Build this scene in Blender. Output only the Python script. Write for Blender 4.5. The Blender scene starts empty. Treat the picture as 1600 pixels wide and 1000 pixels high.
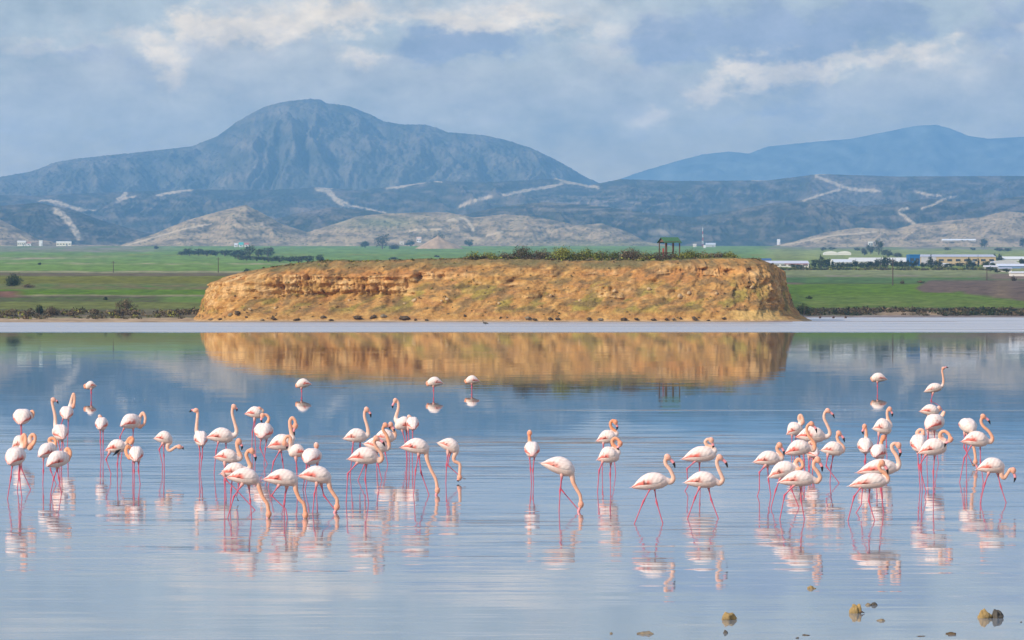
import bpy, bmesh, math, random
import numpy as np
from mathutils import Vector
# ---------------------------------------------------------------- camera, world, sun, exposure
S = bpy.context.scene
COL = S.collection
FPX = 7000.0          # focal length in pixels of a 1600 px wide frame (telephoto)
HC = 3.54             # camera height above the water
YH = 468.0            # horizon row

cam_d = bpy.data.cameras.new('camera')
cam_d.sensor_width = 36.0
cam_d.lens = FPX * 36.0 / 1600.0
cam_d.clip_start = 0.5
cam_d.clip_end = 60000.0
cam = bpy.data.objects.new('camera', cam_d)
COL.objects.link(cam)
cam.location = (0, 0, HC)
cam.rotation_euler = (math.pi / 2 - math.atan((500 - YH) / FPX), 0, 0)
S.camera = cam

SUN_EL = 30.0      # the sun stands behind the camera's left shoulder
az = math.radians(180.0 + 52.0)   # compass direction of the sun, clockwise from +Y
sx, sy, sz = math.sin(az) * math.cos(math.radians(SUN_EL)), math.cos(az) * math.cos(math.radians(SUN_EL)), math.sin(math.radians(SUN_EL))
sun_d = bpy.data.lights.new('sun', 'SUN')
sun_d.energy = 4.2
sun_d.angle = math.radians(0.5)
sun_d.color = (1.0, 0.90, 0.78)
sun = bpy.data.objects.new('sun', sun_d)
COL.objects.link(sun)
sun.rotation_euler = Vector((sx, sy, sz)).to_track_quat('Z', 'Y').to_euler()

S.view_settings.view_transform = 'Standard'
S.view_settings.look = 'None'
S.view_settings.exposure = 0.0
S.view_settings.gamma = 1.0
S.view_settings.use_curve_mapping = False
S.render.engine = 'CYCLES'
S.cycles.use_denoising = True
S.cycles.max_bounces = 5
S.cycles.diffuse_bounces = 2
S.cycles.glossy_bounces = 3
S.cycles.volume_bounces = 2
S.cycles.sample_clamp_indirect = 4.0

SKY_STRENGTH = 0.1
W = bpy.data.worlds.new('World')
S.world = W
W.use_nodes = True


def build_world():
    nt = W.node_tree
    N, L = nt.nodes, nt.links
    N.clear()
    out = N.new('ShaderNodeOutputWorld')
    bg = N.new('ShaderNodeBackground')
    bg.inputs['Strength'].default_value = SKY_STRENGTH
    L.new(bg.outputs[0], out.inputs[0])
    sky = N.new('ShaderNodeTexSky')
    sky.sky_type = 'NISHITA'
    sky.sun_disc = False
    sky.sun_elevation = math.radians(SUN_EL)
    sky.sun_rotation = az
    sky.altitude = 0
    sky.air_density = 1.0
    sky.dust_density = 1.5
    sky.ozone_density = 1.5
    tc = N.new('ShaderNodeTexCoord')

    def val(x):
        return x

    def math_(op, a, b=None, c=None, clamp=False):
        n = N.new('ShaderNodeMath')
        n.operation = op
        n.use_clamp = clamp
        for i, v in enumerate((a, b, c)):
            if v is None:
                continue
            if isinstance(v, (int, float)):
                n.inputs[i].default_value = v
            else:
                L.new(v, n.inputs[i])
        return n.outputs[0]

    def vmath(op, a, b=None):
        n = N.new('ShaderNodeVectorMath')
        n.operation = op
        for i, v in enumerate((a, b)):
            if v is None:
                continue
            if isinstance(v, tuple):
                n.inputs[i].default_value = v
            else:
                L.new(v, n.inputs[i])
        return n

    def noise(vec, scale, detail=5, rough=0.55):
        n = N.new('ShaderNodeTexNoise')
        n.inputs['Scale'].default_value = scale
        n.inputs['Detail'].default_value = detail
        n.inputs['Roughness'].default_value = rough
        L.new(vec, n.inputs['Vector'])
        return n

    def smooth(x, a, b):
        n = N.new('ShaderNodeMapRange')
        n.interpolation_type = 'SMOOTHSTEP'
        n.inputs[1].default_value = a
        n.inputs[2].default_value = b
        L.new(x, n.inputs[0])
        return n.outputs[0]

    # azimuth and elevation in radians
    sep = N.new('ShaderNodeSeparateXYZ')
    L.new(tc.outputs['Generated'], sep.inputs[0])
    azi = math_('ARCTAN2', sep.outputs[0], sep.outputs[1])
    ele = math_('ARCSINE', sep.outputs[2])
    # billowing warp in direction space
    stretched = vmath('MULTIPLY', tc.outputs['Generated'], (1.0, 1.0, 1.7)).outputs[0]
    w1 = noise(stretched, 38.0, 6, 0.6)
    wv = vmath('SUBTRACT', w1.outputs['Color'], (0.5, 0.5, 0.5)).outputs[0]
    w2 = noise(stretched, 130.0, 6, 0.62)
    wv = vmath('MULTIPLY', wv, (0.020, 0.014, 0.0)).outputs[0]
    wv2 = vmath('MULTIPLY', vmath('SUBTRACT', w2.outputs['Color'], (0.5, 0.5, 0.5)).outputs[0], (0.011, 0.011, 0.0)).outputs[0]
    wv = vmath('ADD', wv, wv2).outputs[0]
    comb = N.new('ShaderNodeCombineXYZ')
    L.new(azi, comb.inputs[0])
    L.new(ele, comb.inputs[1])
    q = vmath('ADD', comb.outputs[0], wv).outputs[0]

    def blobs(lst):
        tot = None
        for (px, py, w, h, a) in lst:
            d = vmath('SUBTRACT', q, ((px - 800) / FPX, (YH - py) / FPX, 0.0)).outputs[0]
            d = vmath('MULTIPLY', d, (FPX / w, FPX / h, 0.0)).outputs[0]
            dd = vmath('DOT_PRODUCT', d, d).outputs['Value']
            e = math_('MULTIPLY', math_('EXPONENT', math_('MULTIPLY', dd, -0.5)), a)
            tot = e if tot is None else math_('ADD', tot, e)
        return tot

    bright = blobs([(288, 46, 24, 15, 1.0), (322, 34, 26, 17, 1.0), (362, 50, 26, 13, 1.1), (404, 32, 30, 18, 1.0), (445, 50, 30, 14, 1.0), (488, 22, 30, 18, 1.0), (520, 44, 26, 14, .9), (552, 14, 22, 13, .9),
                    (590, 38, 40, 13, .6), (650, 24, 40, 13, .6), (720, 28, 36, 13, .75), (772, 34, 32, 15, .75), (835, 46, 36, 12, .6), (900, 46, 50, 10, .45), (960, 88, 50, 14, .4), (576, 95, 24, 9, .75), (545, 84, 20, 8, .5),
                    (222, 74, 18, 16, .8), (252, 88, 17, 16, .85), (262, 122, 15, 18, .9), (236, 104, 13, 12, .6), (176, 52, 18, 10, .5), (60, 84, 60, 7, .45),
                    (1104, 134, 17, 11, 1.0), (1134, 118, 22, 12, 1.0), (1168, 112, 24, 13, 1.0), (1206, 120, 22, 14, 1.0), (1246, 106, 25, 12, 1.0), (1292, 100, 27, 11, .9), (1340, 88, 28, 12, .85), (1388, 84, 22, 10, .8),
                    (1432, 75, 24, 12, .85), (1470, 60, 16, 10, .7), (1455, 96, 22, 9, .5), (1580, 40, 22, 11, .7), (1545, 92, 20, 8, .4), (1010, 182, 28, 13, .6), (1046, 168, 18, 10, .5), (700, 188, 46, 18, .3), (1490, 120, 40, 12, .35), (330, 150, 60, 18, .3)])
    grey = blobs([(640, 80, 22, 14, .8), (678, 66, 26, 17, 1.0), (722, 78, 30, 17, 1.0), (766, 70, 28, 18, 1.0), (806, 88, 26, 13, .9), (1000, 62, 26, 26, .8), (1046, 72, 24, 20, .9), (1092, 48, 26, 26, .9), (1130, 74, 32, 20, .9),
                  (1180, 40, 30, 30, .9), (1228, 52, 34, 30, 1.0), (1286, 66, 32, 20, 1.0), (1330, 36, 36, 28, 1.0), (1385, 22, 34, 20, .95), (1420, 44, 22, 14, .7), (1545, 62, 36, 24, .9), (1582, 18, 28, 18, .8), (1190, 152, 30, 20, .6),
                  (1266, 150, 36, 22, .55), (222, 150, 18, 12, .4), (100, 92, 60, 9, .4), (212, 108, 14, 9, .4)])
    lav = blobs([(345, 88, 44, 30, .9), (405, 110, 60, 36, 1.0), (470, 125, 60, 36, .9), (260, 130, 60, 34, .7), (190, 108, 44, 22, .7), (100, 140, 100, 34, .8), (60, 180, 90, 24, .6), (300, 190, 110, 26, .7), (570, 130, 90, 36, .8), (690, 140, 90, 34, .7),
                 (880, 112, 90, 34, .7), (970, 120, 60, 30, .7), (1060, 150, 70, 26, .5), (1200, 158, 60, 30, .8), (1310, 156, 70, 30, .9), (1430, 145, 90, 34, .9), (1550, 125, 70, 40, .9), (770, 175, 120, 22, .5), (1000, 190, 90, 20, .4), (1480, 70, 50, 26, .5)])
    creamy = blobs([(620, 20, 160, 30, .8), (880, 30, 120, 26, .8), (430, 20, 120, 20, .5), (960, 90, 60, 16, .6), (200, 70, 60, 16, .5), (1400, 90, 100, 22, .6), (1560, 30, 50, 24, .5)])
    # the same broken cloud deck over the rest of the sky
    inside = math_('MULTIPLY', smooth(math_('ABSOLUTE', azi), 0.17, 0.12), smooth(ele, 0.10, 0.07))
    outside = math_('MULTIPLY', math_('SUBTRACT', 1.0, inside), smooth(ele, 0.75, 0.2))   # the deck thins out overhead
    g1 = noise(stretched, 16.0, 7, 0.58)
    g2 = noise(vmath('ADD', stretched, (3.1, 1.7, 0.4)).outputs[0], 13.0, 7, 0.58)
    fine = noise(stretched, 48.0, 9, 0.66)
    gb = math_('MULTIPLY', smooth(g1.outputs['Fac'], 0.50, 0.66), 0.9)
    gg = math_('MULTIPLY', smooth(g2.outputs['Fac'], 0.48, 0.66), 0.9)
    bright = math_('ADD', math_('MULTIPLY', bright, inside), math_('MULTIPLY', gb, outside))
    grey = math_('ADD', math_('MULTIPLY', grey, inside), math_('MULTIPLY', gg, outside))
    g3 = noise(vmath('ADD', stretched, (7.1, 0.7, 2.4)).outputs[0], 11.0, 6, 0.58)
    lav = math_('ADD', math_('MULTIPLY', lav, inside), math_('MULTIPLY', smooth(g3.outputs['Fac'], 0.45, 0.62), math_('MULTIPLY', outside, 0.9)))
    creamy = math_('ADD', math_('MULTIPLY', creamy, inside), math_('MULTIPLY', smooth(g3.outputs['Fac'], 0.56, 0.42), math_('MULTIPLY', outside, 0.6)))
    # ragged, puffy edges
    puff = noise(stretched, 150.0, 7, 0.6)
    fm = math_('MULTIPLY', math_('SUBTRACT', fine.outputs['Fac'], 0.5), 1.9)
    fm = math_('ADD', fm, math_('MULTIPLY', math_('SUBTRACT', puff.outputs['Fac'], 0.5), 1.1))
    bmask = smooth(math_('ADD', bright, fm), -0.05, 1.35)
    gmask = smooth(math_('ADD', grey, math_('MULTIPLY', fm, 1.1)), -0.05, 1.15)

    def mix(fac, a, b):
        n = N.new('ShaderNodeMix')
        n.data_type = 'RGBA'
        if isinstance(fac, (int, float)):
            n.inputs[0].default_value = fac
        else:
            L.new(fac, n.inputs[0])
        for i, v in ((6, a), (7, b)):
            if isinstance(v, tuple):
                n.inputs[i].default_value = (*v, 1)
            else:
                L.new(v, n.inputs[i])
        return n.outputs[2]

    k = 1.0 / SKY_STRENGTH
    # thin high cloud: creamy towards the horizon, paler blue higher up
    low = mix(smooth(ele, 0.015, 0.070), (1.15 * k, 0.85 * k, 0.42 * k), (0.80 * k, 0.745 * k, 0.60 * k))
    mid = mix(smooth(ele, 0.068, 0.13), low, (1.10 * k, 1.00 * k, 0.86 * k))
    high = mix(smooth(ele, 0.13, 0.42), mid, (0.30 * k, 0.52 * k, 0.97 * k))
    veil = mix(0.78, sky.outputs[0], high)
    lmask = smooth(math_('ADD', lav, math_('MULTIPLY', fm, 1.4)), 0.0, 1.1)
    cmask = smooth(math_('ADD', creamy, math_('MULTIPLY', fm, 1.0)), 0.0, 1.1)
    veil = mix(math_('MULTIPLY', cmask, 0.8), veil, (1.22 * k, 1.02 * k, 0.74 * k))
    veil = mix(math_('MULTIPLY', lmask, 0.85), veil, (0.88 * k, 0.75 * k, 0.56 * k))
    c1 = mix(math_('MULTIPLY', bmask, 0.95), veil, (1.68 * k, 1.28 * k, 0.78 * k))
    c2 = mix(math_('MULTIPLY', gmask, 0.88), c1, (0.45 * k, 0.43 * k, 0.48 * k))
    # light and dark folds within the cloud sheet
    fold = noise(vmath('ADD', stretched, (1.3, 5.2, 0.9)).outputs[0], 70.0, 8, 0.62)
    mr = N.new('ShaderNodeMapRange')
    for i, v in enumerate((0.33, 0.67, 0.76, 1.24)):
        mr.inputs[i + 1].default_value = v
    L.new(fold.outputs['Fac'], mr.inputs[0])
    sc = N.new('ShaderNodeVectorMath')
    sc.operation = 'SCALE'
    L.new(c2, sc.inputs[0])
    L.new(mr.outputs[0], sc.inputs['Scale'])
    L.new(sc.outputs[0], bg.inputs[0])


build_world()

# ---------------------------------------------------------------- helpers
rng = np.random.default_rng(7)
random.seed(7)


def px_to(px, py, D):
    """a point at distance D along the line through a place in the reference view"""
    return Vector(((px - 800) / FPX * D, D, HC - (py - YH) / FPX * D))


def water_D(py):
    return HC * FPX / (py - YH)


_perm = rng.permutation(512)
_perm = np.concatenate([_perm, _perm, _perm])
_ga = rng.uniform(0, 2 * np.pi, 512)
_GX, _GY = np.cos(_ga), np.sin(_ga)


def perlin(x, y):
    xi, yi = np.floor(x).astype(int), np.floor(y).astype(int)
    xf, yf = x - xi, y - yi
    u, v = xf * xf * xf * (xf * (xf * 6 - 15) + 10), yf * yf * yf * (yf * (yf * 6 - 15) + 10)

    def g(ix, iy, fx, fy):
        h = _perm[(_perm[ix & 511] + iy) & 511]
        return _GX[h] * fx + _GY[h] * fy
    a = g(xi, yi, xf, yf)
    b = g(xi + 1, yi, xf - 1, yf)
    c = g(xi, yi + 1, xf, yf - 1)
    d = g(xi + 1, yi + 1, xf - 1, yf - 1)
    return (a + (b - a) * u) + ((c + (d - c) * u) - (a + (b - a) * u)) * v


def fbm(x, y, oct=5, gain=0.5):
    s, a, f = 0, 1.0, 1.0
    for _ in range(oct):
        s = s + a * perlin(x * f + 13.7 * f, y * f - 5.1 * f)
        a *= gain
        f *= 2.03
    return s


def ridged(x, y, oct=5, gain=0.5):
    s, a, f = 0, 1.0, 1.0
    for _ in range(oct):
        s = s + a * (1 - np.abs(perlin(x * f + 3.3 * f, y * f + 9.2 * f)) * 2)
        a *= gain
        f *= 2.1
    return s


def sstep(a, b, x):
    t = np.clip((x - a) / (b - a), 0, 1)
    return t * t * (3 - 2 * t)


def mesh_np(name, V, F, mat=None, parent=None, smooth=False, col=None, uv=None):
    me = bpy.data.meshes.new(name)
    V = np.asarray(V, dtype=np.float32)
    if isinstance(F, np.ndarray):
        n, k = F.shape
        me.vertices.add(len(V))
        me.vertices.foreach_set('co', V.ravel())
        me.loops.add(n * k)
        me.loops.foreach_set('vertex_index', F.ravel().astype(np.int32))
        me.polygons.add(n)
        me.polygons.foreach_set('loop_start', np.arange(0, n * k, k, dtype=np.int32))
        me.polygons.foreach_set('loop_total', np.full(n, k, dtype=np.int32))
        me.update(calc_edges=True)
        me.validate()
    else:
        me.from_pydata([tuple(v) for v in V], [], F)
    if smooth:
        me.polygons.foreach_set('use_smooth', np.ones(len(me.polygons), dtype=bool))
    if col is not None:
        a = me.color_attributes.new('tint', 'FLOAT_COLOR', 'POINT')
        c = np.ones((len(V), 4), dtype=np.float32)
        c[:, :3] = col
        a.data.foreach_set('color', c.ravel())
    if mat:
        me.materials.append(mat)
    o = bpy.data.objects.new(name, me)
    COL.objects.link(o)
    if parent:
        o.parent = parent
    return o


def grid_faces(nr, nc):
    i = np.arange((nr - 1) * nc).reshape(nr - 1, nc)[:, :-1].ravel()
    return np.stack([i, i + 1, i + nc + 1, i + nc], axis=1)


def tag(o, label=None, cat=None, group=None, kind=None):
    if label:
        o['label'] = label
    if cat:
        o['category'] = cat
    if group:
        o['group'] = group
    if kind:
        o['kind'] = kind
    return o


def empty(name, loc):
    o = bpy.data.objects.new(name, None)
    o.empty_display_size = 0.2
    COL.objects.link(o)
    o.location = loc
    return o


class MB:
    """collects simple solids into one mesh"""
    def __init__(s):
        s.v, s.f, s.c = [], [], []

    def add(s, V, F, c=None):
        b = len(s.v)
        s.v += [tuple(p) for p in V]
        s.f += [tuple(i + b for i in f) for f in F]
        s.c += [c or (1, 1, 1)] * len(V)

    def box(s, x0, x1, y0, y1, z0, z1, c=None):
        V = [(x0, y0, z0), (x1, y0, z0), (x1, y1, z0), (x0, y1, z0), (x0, y0, z1), (x1, y0, z1), (x1, y1, z1), (x0, y1, z1)]
        s.add(V, [(3, 2, 1, 0), (4, 5, 6, 7), (0, 1, 5, 4), (1, 2, 6, 5), (2, 3, 7, 6), (3, 0, 4, 7)], c)

    def tube(s, pts, rad, n=8, c=None, cap=True, flat=1.0):
        pts = [Vector(p) for p in pts]
        rings = []
        prev = None
        V, F = [], []
        for i, p in enumerate(pts):
            d = (pts[min(i + 1, len(pts) - 1)] - pts[max(i - 1, 0)])
            if d.length < 1e-9:
                d = Vector((0, 0, 1))
            d.normalize()
            if prev is None:
                ref = Vector((0, 1, 0)) if abs(d.y) < 0.9 else Vector((1, 0, 0))
                a = d.cross(ref).normalized()
            else:
                a = (prev - d * prev.dot(d))
                a = a.normalized() if a.length > 1e-6 else d.orthogonal().normalized()
            prev = a
            b = d.cross(a)
            r = rad[i] if isinstance(rad, (list, tuple)) else rad
            for k in range(n):
                t = 2 * math.pi * k / n
                V.append(p + a * (r * math.cos(t)) + b * (r * math.sin(t) * flat))
        m = len(pts)
        for i in range(m - 1):
            for k in range(n):
                k2 = (k + 1) % n
                F.append((i * n + k, i * n + k2, (i + 1) * n + k2, (i + 1) * n + k))
        if cap:
            F.append(tuple(range(n - 1, -1, -1)))
            F.append(tuple((m - 1) * n + k for k in range(n)))
        s.add(V, F, c)

    def build(s, name, mat, parent=None, smooth=False, color=False):
        o = mesh_np(name, s.v, s.f, mat, parent, smooth, np.array(s.c) if color else None)
        return o


# ---------------------------------------------------------------- materials
MATS = {}


def mat(name, color=None, rough=0.8, attr=False, nscale=None, namp=0.25, bump=0.0, bscale=None, spec=0.3, coord='Object', sub=0.0, stretch=None, hue=None):
    m = bpy.data.materials.new(name)
    m.use_nodes = True
    N, L = m.node_tree.nodes, m.node_tree.links
    p = N['Principled BSDF']
    p.inputs['Roughness'].default_value = rough
    p.inputs['Specular IOR Level'].default_value = spec
    tc = N.new('ShaderNodeTexCoord')
    vec = tc.outputs[coord]
    if stretch:
        mp = N.new('ShaderNodeMapping')
        mp.inputs['Scale'].default_value = stretch
        L.new(vec, mp.inputs['Vector'])
        vec = mp.outputs[0]
    src = None
    if attr:
        a = N.new('ShaderNodeAttribute')
        a.attribute_name = 'tint'
        src = a.outputs['Color']
    else:
        r = N.new('ShaderNodeRGB')
        r.outputs[0].default_value = (*color, 1)
        src = r.outputs[0]
    if nscale:
        n = N.new('ShaderNodeTexNoise')
        n.inputs['Scale'].default_value = nscale
        n.inputs['Detail'].default_value = 6
        n.inputs['Roughness'].default_value = 0.62
        L.new(vec, n.inputs['Vector'])
        mr = N.new('ShaderNodeMapRange')
        mr.inputs[1].default_value = 0.3
        mr.inputs[2].default_value = 0.7
        mr.inputs[3].default_value = 1 - namp
        mr.inputs[4].default_value = 1 + namp
        L.new(n.outputs['Fac'], mr.inputs[0])
        mx = N.new('ShaderNodeVectorMath')
        mx.operation = 'SCALE'
        L.new(src, mx.inputs[0])
        L.new(mr.outputs[0], mx.inputs['Scale'])
        src = mx.outputs[0]
        if hue:
            n2 = N.new('ShaderNodeTexNoise')
            n2.inputs['Scale'].default_value = nscale * 0.31
            n2.inputs['Detail'].default_value = 4
            L.new(vec, n2.inputs['Vector'])
            m2 = N.new('ShaderNodeMapRange')
            m2.inputs[1].default_value = 0.42
            m2.inputs[2].default_value = 0.64
            L.new(n2.outputs['Fac'], m2.inputs[0])
            mm = N.new('ShaderNodeMix')
            mm.data_type = 'RGBA'
            L.new(m2.outputs[0], mm.inputs[0])
            L.new(src, mm.inputs[6])
            mm.inputs[7].default_value = (*hue, 1)
            src = mm.outputs[2]
    L.new(src, p.inputs['Base Color'])
    if bump:
        b = N.new('ShaderNodeTexNoise')
        b.inputs['Scale'].default_value = bscale or nscale or 5
        b.inputs['Detail'].default_value = 5
        L.new(vec, b.inputs['Vector'])
        bn = N.new('ShaderNodeBump')
        bn.inputs['Strength'].default_value = 0.8
        bn.inputs['Distance'].default_value = bump
        L.new(b.outputs['Fac'], bn.inputs['Height'])
        L.new(bn.outputs[0], p.inputs['Normal'])
    if sub:
        p.inputs['Subsurface Weight'].default_value = sub
        p.inputs['Subsurface Radius'].default_value = (0.02, 0.012, 0.01)
        p.inputs['Subsurface Scale'].default_value = 1.0
    MATS[name] = m
    return m

# ---------------------------------------------------------------- the ground sheet (lake bed, shore, plain)
def interp(tab, x):
    xs, ys = zip(*tab)
    return np.interp(x, xs, ys)


PL_L = [(735, 501.5), (752, 499.5), (772, 496), (800, 487), (850, 479.5), (1000, 468), (1200, 455), (1600, 431), (2400, 414), (3900, 400), (5500, 390.5), (7100, 384.5)]
PL_R = [(885, 496.0), (905, 493.5), (925, 488), (965, 481), (1050, 472), (1200, 459), (1500, 441), (1900, 427), (2600, 414), (3900, 402), (5400, 393), (7100, 386)]


def plain_z(px, D):
    """height of the ground, px = bearing as a column of the reference frame"""
    zl = HC - (interp(PL_L, D) - YH) / FPX * D
    zr = HC - (interp(PL_R, D) - YH) / FPX * D
    zl = np.where(D < 735, -0.25 + 0.27 * sstep(690, 735, D), zl)
    spit = 0.30 * np.exp(-((D - 716) / 5.0) ** 2) * sstep(1235, 1260, px) * (1 - sstep(1480, 1600, px))
    zr = np.where(D < 885, -0.25 + 0.2 * sstep(840, 885, D) + spit, zr)
    zl = np.where(D < 720, -0.25 + 0.36 * sstep(672, 708, D) + (D > 716) * 0.0, np.maximum(zl, 0.02))
    w = sstep(1225, 1262, px)
    z = zl * (1 - w) + zr * w
    far = HC - (interp(PL_R, 7100.0) - YH) / FPX * 7100.0
    z = np.where(D > 7100, far, z)
    near = -0.6 + 2.4 * (1 - sstep(8, 40, D))
    z = np.where(D < 600, np.minimum(np.where(D < 60, near, -0.6), 2.0), z)
    return z


def lerp(a, b, t):
    return a * (1 - t[..., None]) + b * t[..., None]


C = lambda *v: np.array(v, dtype=float)
GREEN, OLIVE, TEAL = C(.135, .225, .006), C(.205, .195, .022), C(.17, .255, .045)
BROWN, DARK, SAND, MUD, TAN = C(.17, .125, .09), C(.075, .07, .04), C(.42, .29, .17), C(.30, .235, .20), C(.36, .28, .16)
MAUVE = C(.26, .19, .16)


def band(col, new, yp, y0, y1, soft=1.2, m=1.0):
    t = sstep(y0 - soft, y0 + soft, yp) * (1 - sstep(y1 - soft, y1 + soft, yp)) * m
    return lerp(col, new, t)


def field_color(px, yp, D):
    jit = fbm(px / 90.0, yp / 9.0, 4) * 3.0
    n1 = fbm(px / 40.0, yp / 3.0, 5)
    n2 = fbm(px / 14.0 + 50, yp / 1.5, 4)
    sh = np.shape(px)
    y = yp + jit * 0.5
    # left and middle
    c = np.broadcast_to(TEAL, sh + (3,)).copy()
    c = band(c, MAUVE, y, 384, 394, 1.5, sstep(300, 200, px) * (0.55 + 0.6 * n1))
    c = band(c, TAN, y + (px - 60) * .02, 401, 405, 1.0, np.clip(0.55 + n1, 0, 1) * sstep(260, 30, px))
    c = band(c, TAN, y, 411, 413.5, 0.8, np.clip(0.3 + n1, 0, 1))
    c = band(c, OLIVE, y, 397, 400, 1.0, np.clip(n1 * 2, 0, 1))
    c = band(c, TAN, y, 423.5, 426, 0.8, 0.8)
    c = band(c, C(.17, .13, .065), y, 426, 431.5, 0.8)
    c = band(c, OLIVE, y, 431.5, 443)
    c = band(c, C(.21, .17, .06), y, 443, 453, 1.5, np.clip(.65 + n1, 0, 1))
    c = band(c, C(.20, .15, .06), y, 446, 453, 1.0, sstep(150, 200, px) * (0.3 + n1))
    c = band(c, GREEN, y, 452.5, 461.5)
    c = band(c, TAN, y, 460.5, 463, .6, .8)
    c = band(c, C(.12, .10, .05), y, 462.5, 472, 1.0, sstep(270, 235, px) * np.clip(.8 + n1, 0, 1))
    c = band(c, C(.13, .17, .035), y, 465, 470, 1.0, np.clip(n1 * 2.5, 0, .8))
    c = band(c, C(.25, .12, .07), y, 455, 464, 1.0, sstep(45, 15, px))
    c = band(c, C(.20, .21, .05), y, 472, 483, 1.0)
    c = band(c, C(.16, .135, .07), y, 483, 497, 2.0)
    c = band(c, C(.25, .19, .12), y + n2 * 3, 488, 496, 2, np.clip(.4 + n1 * 1.5, 0, 1))
    left = band(c, SAND, yp + n2 * 0.8, 496.8, 530, 0.8)
    # right
    c = np.broadcast_to(C(.20, .24, .05), sh + (3,)).copy()
    c = band(c, MAUVE, y, 380, 390, 2, np.clip(.5 + n1, 0, 1))
    c = band(c, C(.29, .30, .08), y, 390, 405, 1.5, 0.7)
    c = band(c, TAN, y, 420, 423, 1, 0.5)
    c = band(c, C(.24, .25, .10), y, 423, 432)
    c = band(c, MAUVE, y, 430, 434, .8, np.clip(.2 + n1 * 1.4, 0, .9))
    c = band(c, C(.11, .19, .05), y, 433.5, 443)
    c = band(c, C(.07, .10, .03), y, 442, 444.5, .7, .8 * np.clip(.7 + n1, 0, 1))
    c = band(c, C(.26, .18, .11), y, 441, 445.5, .8, sstep(1262, 1240, px))
    c = band(c, GREEN, y, 444.5, 466)
    c = band(c, C(.15, .22, .03), y, 460, 484, 4.0)
    c = band(c, C(.20, .22, .05), y, 470, 480, 2.0, np.clip(.3 + n1, 0, 1))
    patch = sstep(0, 10, (px - 1425) * .9 - np.abs(y - 450) * 1.6) * (1 - sstep(455, 459, y - (px - 1500).clip(0) * .14 - n1 * 3)) * sstep(435, 440, y)
    c = lerp(c, C(.185, .125, .085), np.clip(patch, 0, 1))
    c = lerp(c, C(.26, .18, .10), np.clip(patch, 0, 1) * np.exp(-((px - 1565 + n2 * 10) / 14.0) ** 2) * .8)
    c = band(c, C(.24, .16, .11), y, 428, 436, 1.2, sstep(1520, 1560, px) * .9)
    c = band(c, C(.15, .13, .07), y, 481, 493, 1.5)
    sandp = np.exp(-((px - 1400 + n2 * 8) / 30.0) ** 2) + np.exp(-((px - 1450 - (y - 487) * 2) / 14.0) ** 2)
    c = band(c, SAND, y + n2 * 2, 484.5, 494, 1.0, np.clip(sandp * 1.2, 0, 1))
    right = band(c, MUD, yp + n2 * 0.5, 492.8, 530, 0.7)
    w = sstep(1180, 1215, px)
    out = lerp(left, right, w)
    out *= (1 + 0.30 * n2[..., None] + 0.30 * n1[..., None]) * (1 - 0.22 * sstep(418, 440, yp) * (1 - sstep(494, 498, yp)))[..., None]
    return np.clip(out, 0.01, 0.8)


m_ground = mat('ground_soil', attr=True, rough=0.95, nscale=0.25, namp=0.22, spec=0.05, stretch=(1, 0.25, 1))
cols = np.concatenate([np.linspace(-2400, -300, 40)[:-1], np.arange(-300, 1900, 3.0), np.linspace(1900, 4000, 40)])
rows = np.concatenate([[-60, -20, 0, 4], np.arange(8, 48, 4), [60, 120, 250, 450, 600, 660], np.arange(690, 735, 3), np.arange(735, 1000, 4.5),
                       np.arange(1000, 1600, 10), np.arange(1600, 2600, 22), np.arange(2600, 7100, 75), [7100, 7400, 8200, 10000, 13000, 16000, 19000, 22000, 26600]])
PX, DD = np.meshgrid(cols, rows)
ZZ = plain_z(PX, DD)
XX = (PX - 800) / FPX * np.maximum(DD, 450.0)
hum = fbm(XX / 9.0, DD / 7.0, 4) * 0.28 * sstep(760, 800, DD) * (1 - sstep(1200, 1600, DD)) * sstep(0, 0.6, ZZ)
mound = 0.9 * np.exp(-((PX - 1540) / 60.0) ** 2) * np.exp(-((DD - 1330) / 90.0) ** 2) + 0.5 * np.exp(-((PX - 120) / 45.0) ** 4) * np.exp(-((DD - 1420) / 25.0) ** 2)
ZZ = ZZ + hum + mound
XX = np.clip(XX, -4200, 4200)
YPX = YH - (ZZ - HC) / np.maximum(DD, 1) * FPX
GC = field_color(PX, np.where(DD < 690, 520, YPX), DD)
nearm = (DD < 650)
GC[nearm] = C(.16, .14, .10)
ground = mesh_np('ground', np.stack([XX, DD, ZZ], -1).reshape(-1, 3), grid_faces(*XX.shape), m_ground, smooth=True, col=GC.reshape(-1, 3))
tag(ground, kind='structure')


def ground_at(px, D):
    return float(plain_z(np.array([float(px)]), np.array([float(D)]))[0])


def plain_D(px, py):
    """distance at which the plain is seen on row py"""
    Ds = np.linspace(740, 7200, 5000)
    z = plain_z(np.full_like(Ds, px), Ds)
    yp = YH - (z - HC) / Ds * FPX
    i = int(np.argmin(np.abs(yp - py) + (Ds < (880 if px > 1240 else 740)) * 100))
    return float(Ds[i])


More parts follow.
